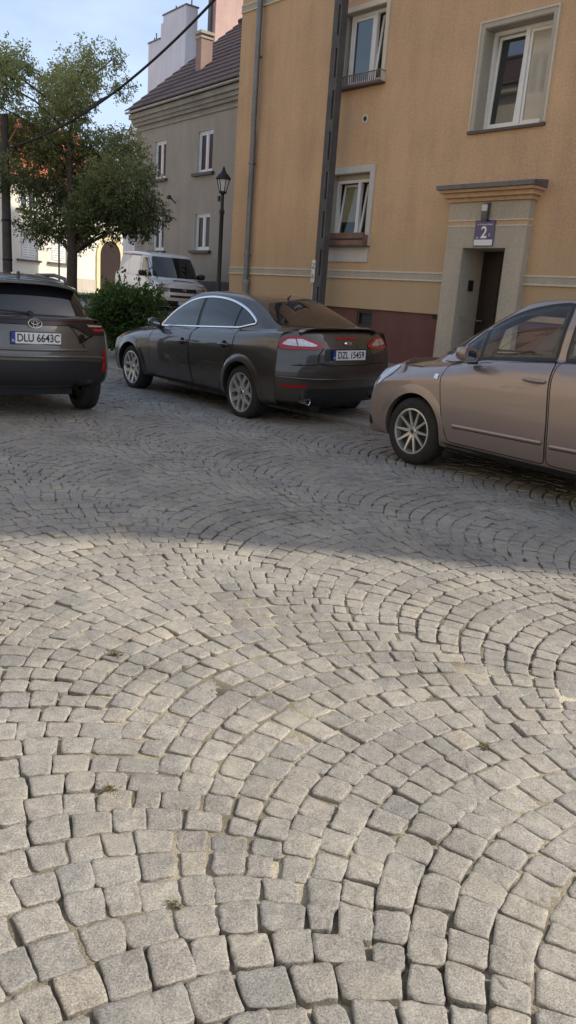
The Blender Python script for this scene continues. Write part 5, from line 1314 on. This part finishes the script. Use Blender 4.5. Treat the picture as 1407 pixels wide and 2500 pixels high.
def shrub(x,y,w,h,n,label,name='bush',leaf=.085,dark=(.016,.038,.011),light=(.11,.19,.045)):
    z0=ground_z(x,y); root=empty(name,(x,y,z0),0,label,'bush')
    m=MB(); C=[];D=[];T=[]
    for _ in range(38):
        a=rng.uniform(0,6.28); e=np.array([math.cos(a)*w*rng.uniform(.1,.85),math.sin(a)*w*rng.uniform(.1,.85),h*rng.uniform(.55,1.0)])
        m.tube([(0,0,0),tuple(e*[.35,.35,.5]),tuple(e)],[.016,.011,.004],5,cap=False)
    m.build('stems',M_BARK,root)
    lumps=[(rng.uniform(-.6,.6)*w,rng.uniform(-.6,.6)*w,rng.uniform(.25,.80)*h,rng.uniform(.32,.5)) for _ in range(26)]
    k=n//len(lumps)
    for lx,ly,lz,lr in lumps:
        for _ in range(k):
            d=nrng.normal(0,1,3); d/=np.linalg.norm(d); c=np.array([lx,ly,lz])+d*lr*rng.random()**.35*np.array([w,w,h*.62])*.95
            if c[2]<.02: continue
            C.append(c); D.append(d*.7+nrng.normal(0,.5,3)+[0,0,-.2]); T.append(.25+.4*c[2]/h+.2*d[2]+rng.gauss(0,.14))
    for _ in range(34):
        a=rng.uniform(0,6.28); q=rng.uniform(.3,.95); b=np.array([math.cos(a)*w*q,math.sin(a)*w*q,h*rng.uniform(.45,.95)])
        d=np.array([math.cos(a)*rng.uniform(.1,.9),math.sin(a)*rng.uniform(.1,.9),rng.uniform(.4,1.2)]); d/=np.linalg.norm(d); ln=rng.uniform(.2,.55)
        for t in np.linspace(0,1,16): C.append(b+d*ln*t+nrng.normal(0,.03,3)+[0,0,-.10*t*t]); D.append(d+nrng.normal(0,.8,3)); T.append(.55+rng.gauss(0,.2))
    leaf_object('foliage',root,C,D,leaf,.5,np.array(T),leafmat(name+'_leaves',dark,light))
    return root
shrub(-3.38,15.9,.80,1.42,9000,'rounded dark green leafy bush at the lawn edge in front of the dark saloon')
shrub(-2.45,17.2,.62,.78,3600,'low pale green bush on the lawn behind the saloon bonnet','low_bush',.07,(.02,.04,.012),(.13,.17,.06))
# grass : nobody could count the blades
def grass():
    n=26000
    us=nrng.uniform(14.3,31,n); ns=8.6+nrng.uniform(0,1,n)**1.3*7.5
    P=us[:,None]*U+ns[:,None]*N
    keep=(np.abs(P[:,1]-26.6)>.95)&(P[:,0]>-11.5)&(P[:,0]<-1.2)
    P=P[keep]; n=len(P)
    z=np.array([ground_z(a,b) for a,b in P])
    hgt=nrng.uniform(.05,.13,n)*(1+1.6*(nrng.random(n)<.06)); near=np.exp(-((P[:,0]+3.6)**2+(P[:,1]-16.2)**2)/1.8); hgt*=1+2.2*near
    ang=nrng.uniform(0,6.28,n); lean=nrng.normal(0,.35,(n,2))
    w=.010+.006*nrng.random(n)
    sx=np.cos(ang)*w; sy=np.sin(ang)*w
    b1=np.stack([P[:,0]-sx,P[:,1]-sy,z],1); b2=np.stack([P[:,0]+sx,P[:,1]+sy,z],1); t=np.stack([P[:,0]+lean[:,0]*hgt,P[:,1]+lean[:,1]*hgt,z+hgt],1)
    V=np.stack([b1,b2,t],1).reshape(-1,3); i=np.arange(n)*3
    me=bpy.data.meshes.new('grass'); me.from_pydata(V.tolist(),[],np.stack([i,i+1,i+2],1).tolist())
    a=me.attributes.new('tone','FLOAT','POINT'); a.data.foreach_set('value',np.repeat(nrng.uniform(.1,.9,n),3).astype(np.float32))
    o=link('grass',me,leafmat('grass_blades',(.025,.05,.012),(.14,.16,.05)))
    tag(o,'short green grass with weeds growing on the lawn strip','grass',kind='stuff')
grass()
# lamp
lx,ly=-2.0,19.0; lz=ground_z(lx,ly)
LM=empty('street_lamp',(lx,ly,lz),0,'black cast iron street lamp with a lantern between grey house and ochre house','street lamp')
M_IRON=mat('black_iron',(.015,.015,.017),.5,.3)
H=3.66-lz
m=MB(); m.lathe([(0,0),(.16,0),(.16,.10),(.12,.14),(.10,.2),(.095,.75),(.115,.80),(.115,.86),(.08,.92),(.07,1.15),(.085,1.2),(.052,1.27),(.045,H-.45),(.06,H-.42),(.06,H-.37),(.038,H-.33),(.034,H-.03),(.06,H),(.0,H)],18); m.build('post',M_IRON,LM,sm=35)
m=MB(); m.lathe([(.0,H),(.085,H+.0),(.09,H+.03),(.06,H+.05)],16)
for k in range(6):
    a=2*math.pi*k/6; m.tube([(.075*math.cos(a),.075*math.sin(a),H+.03),(.145*math.cos(a),.145*math.sin(a),H+.30)],.009,5)
m.lathe([(.15,H+.29),(.175,H+.30),(.165,H+.33),(.11,H+.40),(.06,H+.44),(.055,H+.47),(.03,H+.49),(.035,H+.52),(.0,H+.58)],18); m.build('lantern_frame',M_IRON,LM,sm=40)
m=MB(); m.lathe([(.066,H+.04),(.135,H+.29)],6); m.build('lantern_glass',mat('lantern_glass',(.62,.62,.60),.15,var=.1,scale=8,coat=.6),LM)
# pole at the left edge of the photo
px_,py_=-8.02,22.0; z0=ground_z(px_,py_)
LP=empty('utility_pole',(px_,py_,z0-.03),R(10),'dark weathered utility pole at the left edge in front of the white house','utility pole',group='utility poles')
m=MB(); m.tube([(0,0,0),(0,0,2),(0,0,5.55-z0)],[.135,.12,.095],10); m.build('shaft',mat('weathered_pole',(.075,.065,.062),.9,var=.45,scale=3,bump=.4,bscale=18),LP,sm=50)
m=MB()
for z in (1.55,2.55): m.lathe([(.13,-.02),(.145,0),(.13,.02)],12,(0,0,z))
m.build('strap',M_DARK,LP)
m=MB(); m.tube([(.1,-.05,4.9-z0),(.32,-.1,5.25-z0)],.02,6); m.lathe([(0,.06),(.09,.05),(.12,-.03),(0,-.05)],12,(.36,-.1,5.27-z0)); m.build('light_arm',mat('faded_red',(.42,.16,.12),.6),LP)
# overhead cable
m=MB(); pts=[]
A=np.array([.25,16.9,9.7]); B=np.array([-7.95,21.9,4.7])
for i in range(41):
    t=i/40; p=A+(B-A)*t; p[2]-=4*.95*t*(1-t); pts.append(tuple(p))
m.tube(pts,.028,7)
tag(m.build('overhead_cable',mat('cable_black',(.014,.014,.015),.6),None),'thick black overhead cable running from the concrete pole down past the tree','cable')
# round-headed bollard beyond the crossover and a thin sign post
def bollard(x,y):
    z=ground_z(x,y); r=empty('bollard',(x,y,z),0,'black bollard with a round head showing above the grey crossover roof','bollard')
    m=MB(); m.lathe([(0,0),(.09,0),(.09,.06),(.055,.10),(.05,1.28-z),(.07,1.30-z),(.07,1.34-z),(.04,1.36-z)],14); m.build('post',M_IRON,r,sm=40)
    m=MB(); m.lathe([(0,0),(.06,.01),(.10,.05),(.115,.10),(.105,.15),(.07,.19),(0,.205)],16,(0,0,1.36-z)); m.build('round_head',M_IRON,r,sm=60)
bollard(-4.27,12.1)
x,y=-7.23,24.0; z=ground_z(x,y)
SP=empty('metal_post',(x,y,z),R(25),'thin grey metal post left of the tree trunk','post')
m=MB(); m.tube([(0,0,0),(0,0,2.35)],.026,8); m.build('post',mat('galvanised',(.20,.20,.20),.5,.6,var=.2),SP,sm=40)
m=MB(); m.lathe([(0,2.35),(.03,2.35),(.03,2.39),(0,2.40)],10); m.build('cap',M_DARK,SP)

# weeds rooted in the joints
def weed(x,y,label,k=1.0):
    r=empty('weed_tuft',(x,y,-.012),rng.uniform(0,6),label,'weed',group='weeds in the paving joints')
    n=70; a=nrng.uniform(0,6.28,n); rad=np.abs(nrng.normal(0,.016*k,n)); C=np.stack([rad*np.cos(a),rad*np.sin(a)*.5,.008+nrng.uniform(0,.018,n)],1); D=np.stack([np.cos(a),np.sin(a),nrng.uniform(.1,.8,n)],1)
    leaf_object('leaves',r,C,D,.014*k,.3,nrng.uniform(0,1,n),MATS['weed'] if 'weed' in MATS else MATS.setdefault('weed',leafmat('weed_leaves',(.12,.12,.05),(.36,.32,.17))))
weed(-.66,2.93,'small dry weed tuft in a joint, farthest of the four',1.3)
weed(-.47,2.04,'tiny weed in a joint at mid left of the foreground')
weed(-.205,1.60,'straw coloured weed between setts near the bottom left of the photo',.9)
weed(.74,2.43,'pale dry weed tuft in a sandy joint at the right side')
# ---------------------------------------------------------------- camera, sun, sky
cam=bpy.data.cameras.new('camera'); co=bpy.data.objects.new('camera',cam); COL.objects.link(co); scene.camera=co
cam.sensor_fit='VERTICAL'; cam.sensor_height=36; cam.lens=1917.0/2500*36; cam.clip_end=6000; cam.clip_start=.05
p_,r_=R(15.09),R(-4.19)
fwd=Vector((0,math.cos(p_),-math.sin(p_))); rt=Vector((1,0,0)); dn=Vector((0,-math.sin(p_),-math.cos(p_)))
cr_,sr_=math.cos(r_),math.sin(r_)
x_=rt*cr_+dn*sr_; y_=-(rt*-sr_+dn*cr_); z_=-fwd
M3=Matrix((x_,y_,z_)).transposed().to_4x4(); M3.translation=(0,0,1.448); co.matrix_world=M3
SAZ=(1.0,-.05); SEL=R(41)
sl=math.hypot(*SAZ); sv=Vector((SAZ[0]/sl*math.cos(SEL),SAZ[1]/sl*math.cos(SEL),math.sin(SEL)))
sd=bpy.data.lights.new('sun','SUN'); sd.energy=5.0; sd.angle=R(.8); sd.color=(1,.92,.77)
so=bpy.data.objects.new('sun',sd); COL.objects.link(so); so.rotation_euler=sv.to_track_quat('Z','Y').to_euler(); so.location=(10,5,30)
w=bpy.data.worlds.new('World'); scene.world=w; w.use_nodes=True
nt=w.node_tree; sk=nt.nodes.new('ShaderNodeTexSky'); sk.sky_type='NISHITA'; sk.sun_disc=False; sk.sun_elevation=SEL
sk.sun_rotation=math.atan2(SAZ[0],SAZ[1]); sk.air_density=1.0; sk.dust_density=2.5; sk.ozone_density=1.0
# thin bright haze and wispy cloud over the clear sky
nd=nt.nodes; L=nt.links; tc=nd.new('ShaderNodeTexCoord'); mp=nd.new('ShaderNodeMapping'); mp.inputs['Scale'].default_value=(1.2,1.2,3.2); L.new(tc.outputs['Generated'],mp.inputs['Vector'])
nz=nd.new('ShaderNodeTexNoise'); nz.inputs['Scale'].default_value=2.3; nz.inputs['Detail'].default_value=7; nz.inputs['Roughness'].default_value=.6; L.new(mp.outputs['Vector'],nz.inputs['Vector'])
mr=nd.new('ShaderNodeMapRange'); mr.inputs['From Min'].default_value=.36; mr.inputs['From Max'].default_value=.70; mr.inputs['To Min'].default_value=.50; mr.inputs['To Max'].default_value=1.0; L.new(nz.outputs['Fac'],mr.inputs['Value'])
sx=nd.new('ShaderNodeSeparateXYZ'); L.new(tc.outputs['Generated'],sx.inputs[0])
el=nd.new('ShaderNodeMapRange'); el.inputs['From Min'].default_value=.05; el.inputs['From Max'].default_value=.75; el.inputs['To Min'].default_value=.95; el.inputs['To Max'].default_value=.42; L.new(sx.outputs['Z'],el.inputs['Value'])
ml=nd.new('ShaderNodeMath'); ml.operation='MULTIPLY'; L.new(mr.outputs['Result'],ml.inputs[0]); L.new(el.outputs['Result'],ml.inputs[1]); mr=ml
mx=nd.new('ShaderNodeMixRGB'); L.new(mr.outputs[0],mx.inputs['Fac']); L.new(sk.outputs[0],mx.inputs['Color1']); mx.inputs['Color2'].default_value=(5.9,7.3,9.6,1)
L.new(mx.outputs['Color'],nd['Background'].inputs[0]); nd['Background'].inputs[1].default_value=.15
scene.view_settings.view_transform='Standard'; scene.view_settings.look='None'; scene.view_settings.exposure=0
scene.cycles.max_bounces=8; scene.cycles.use_denoising=True
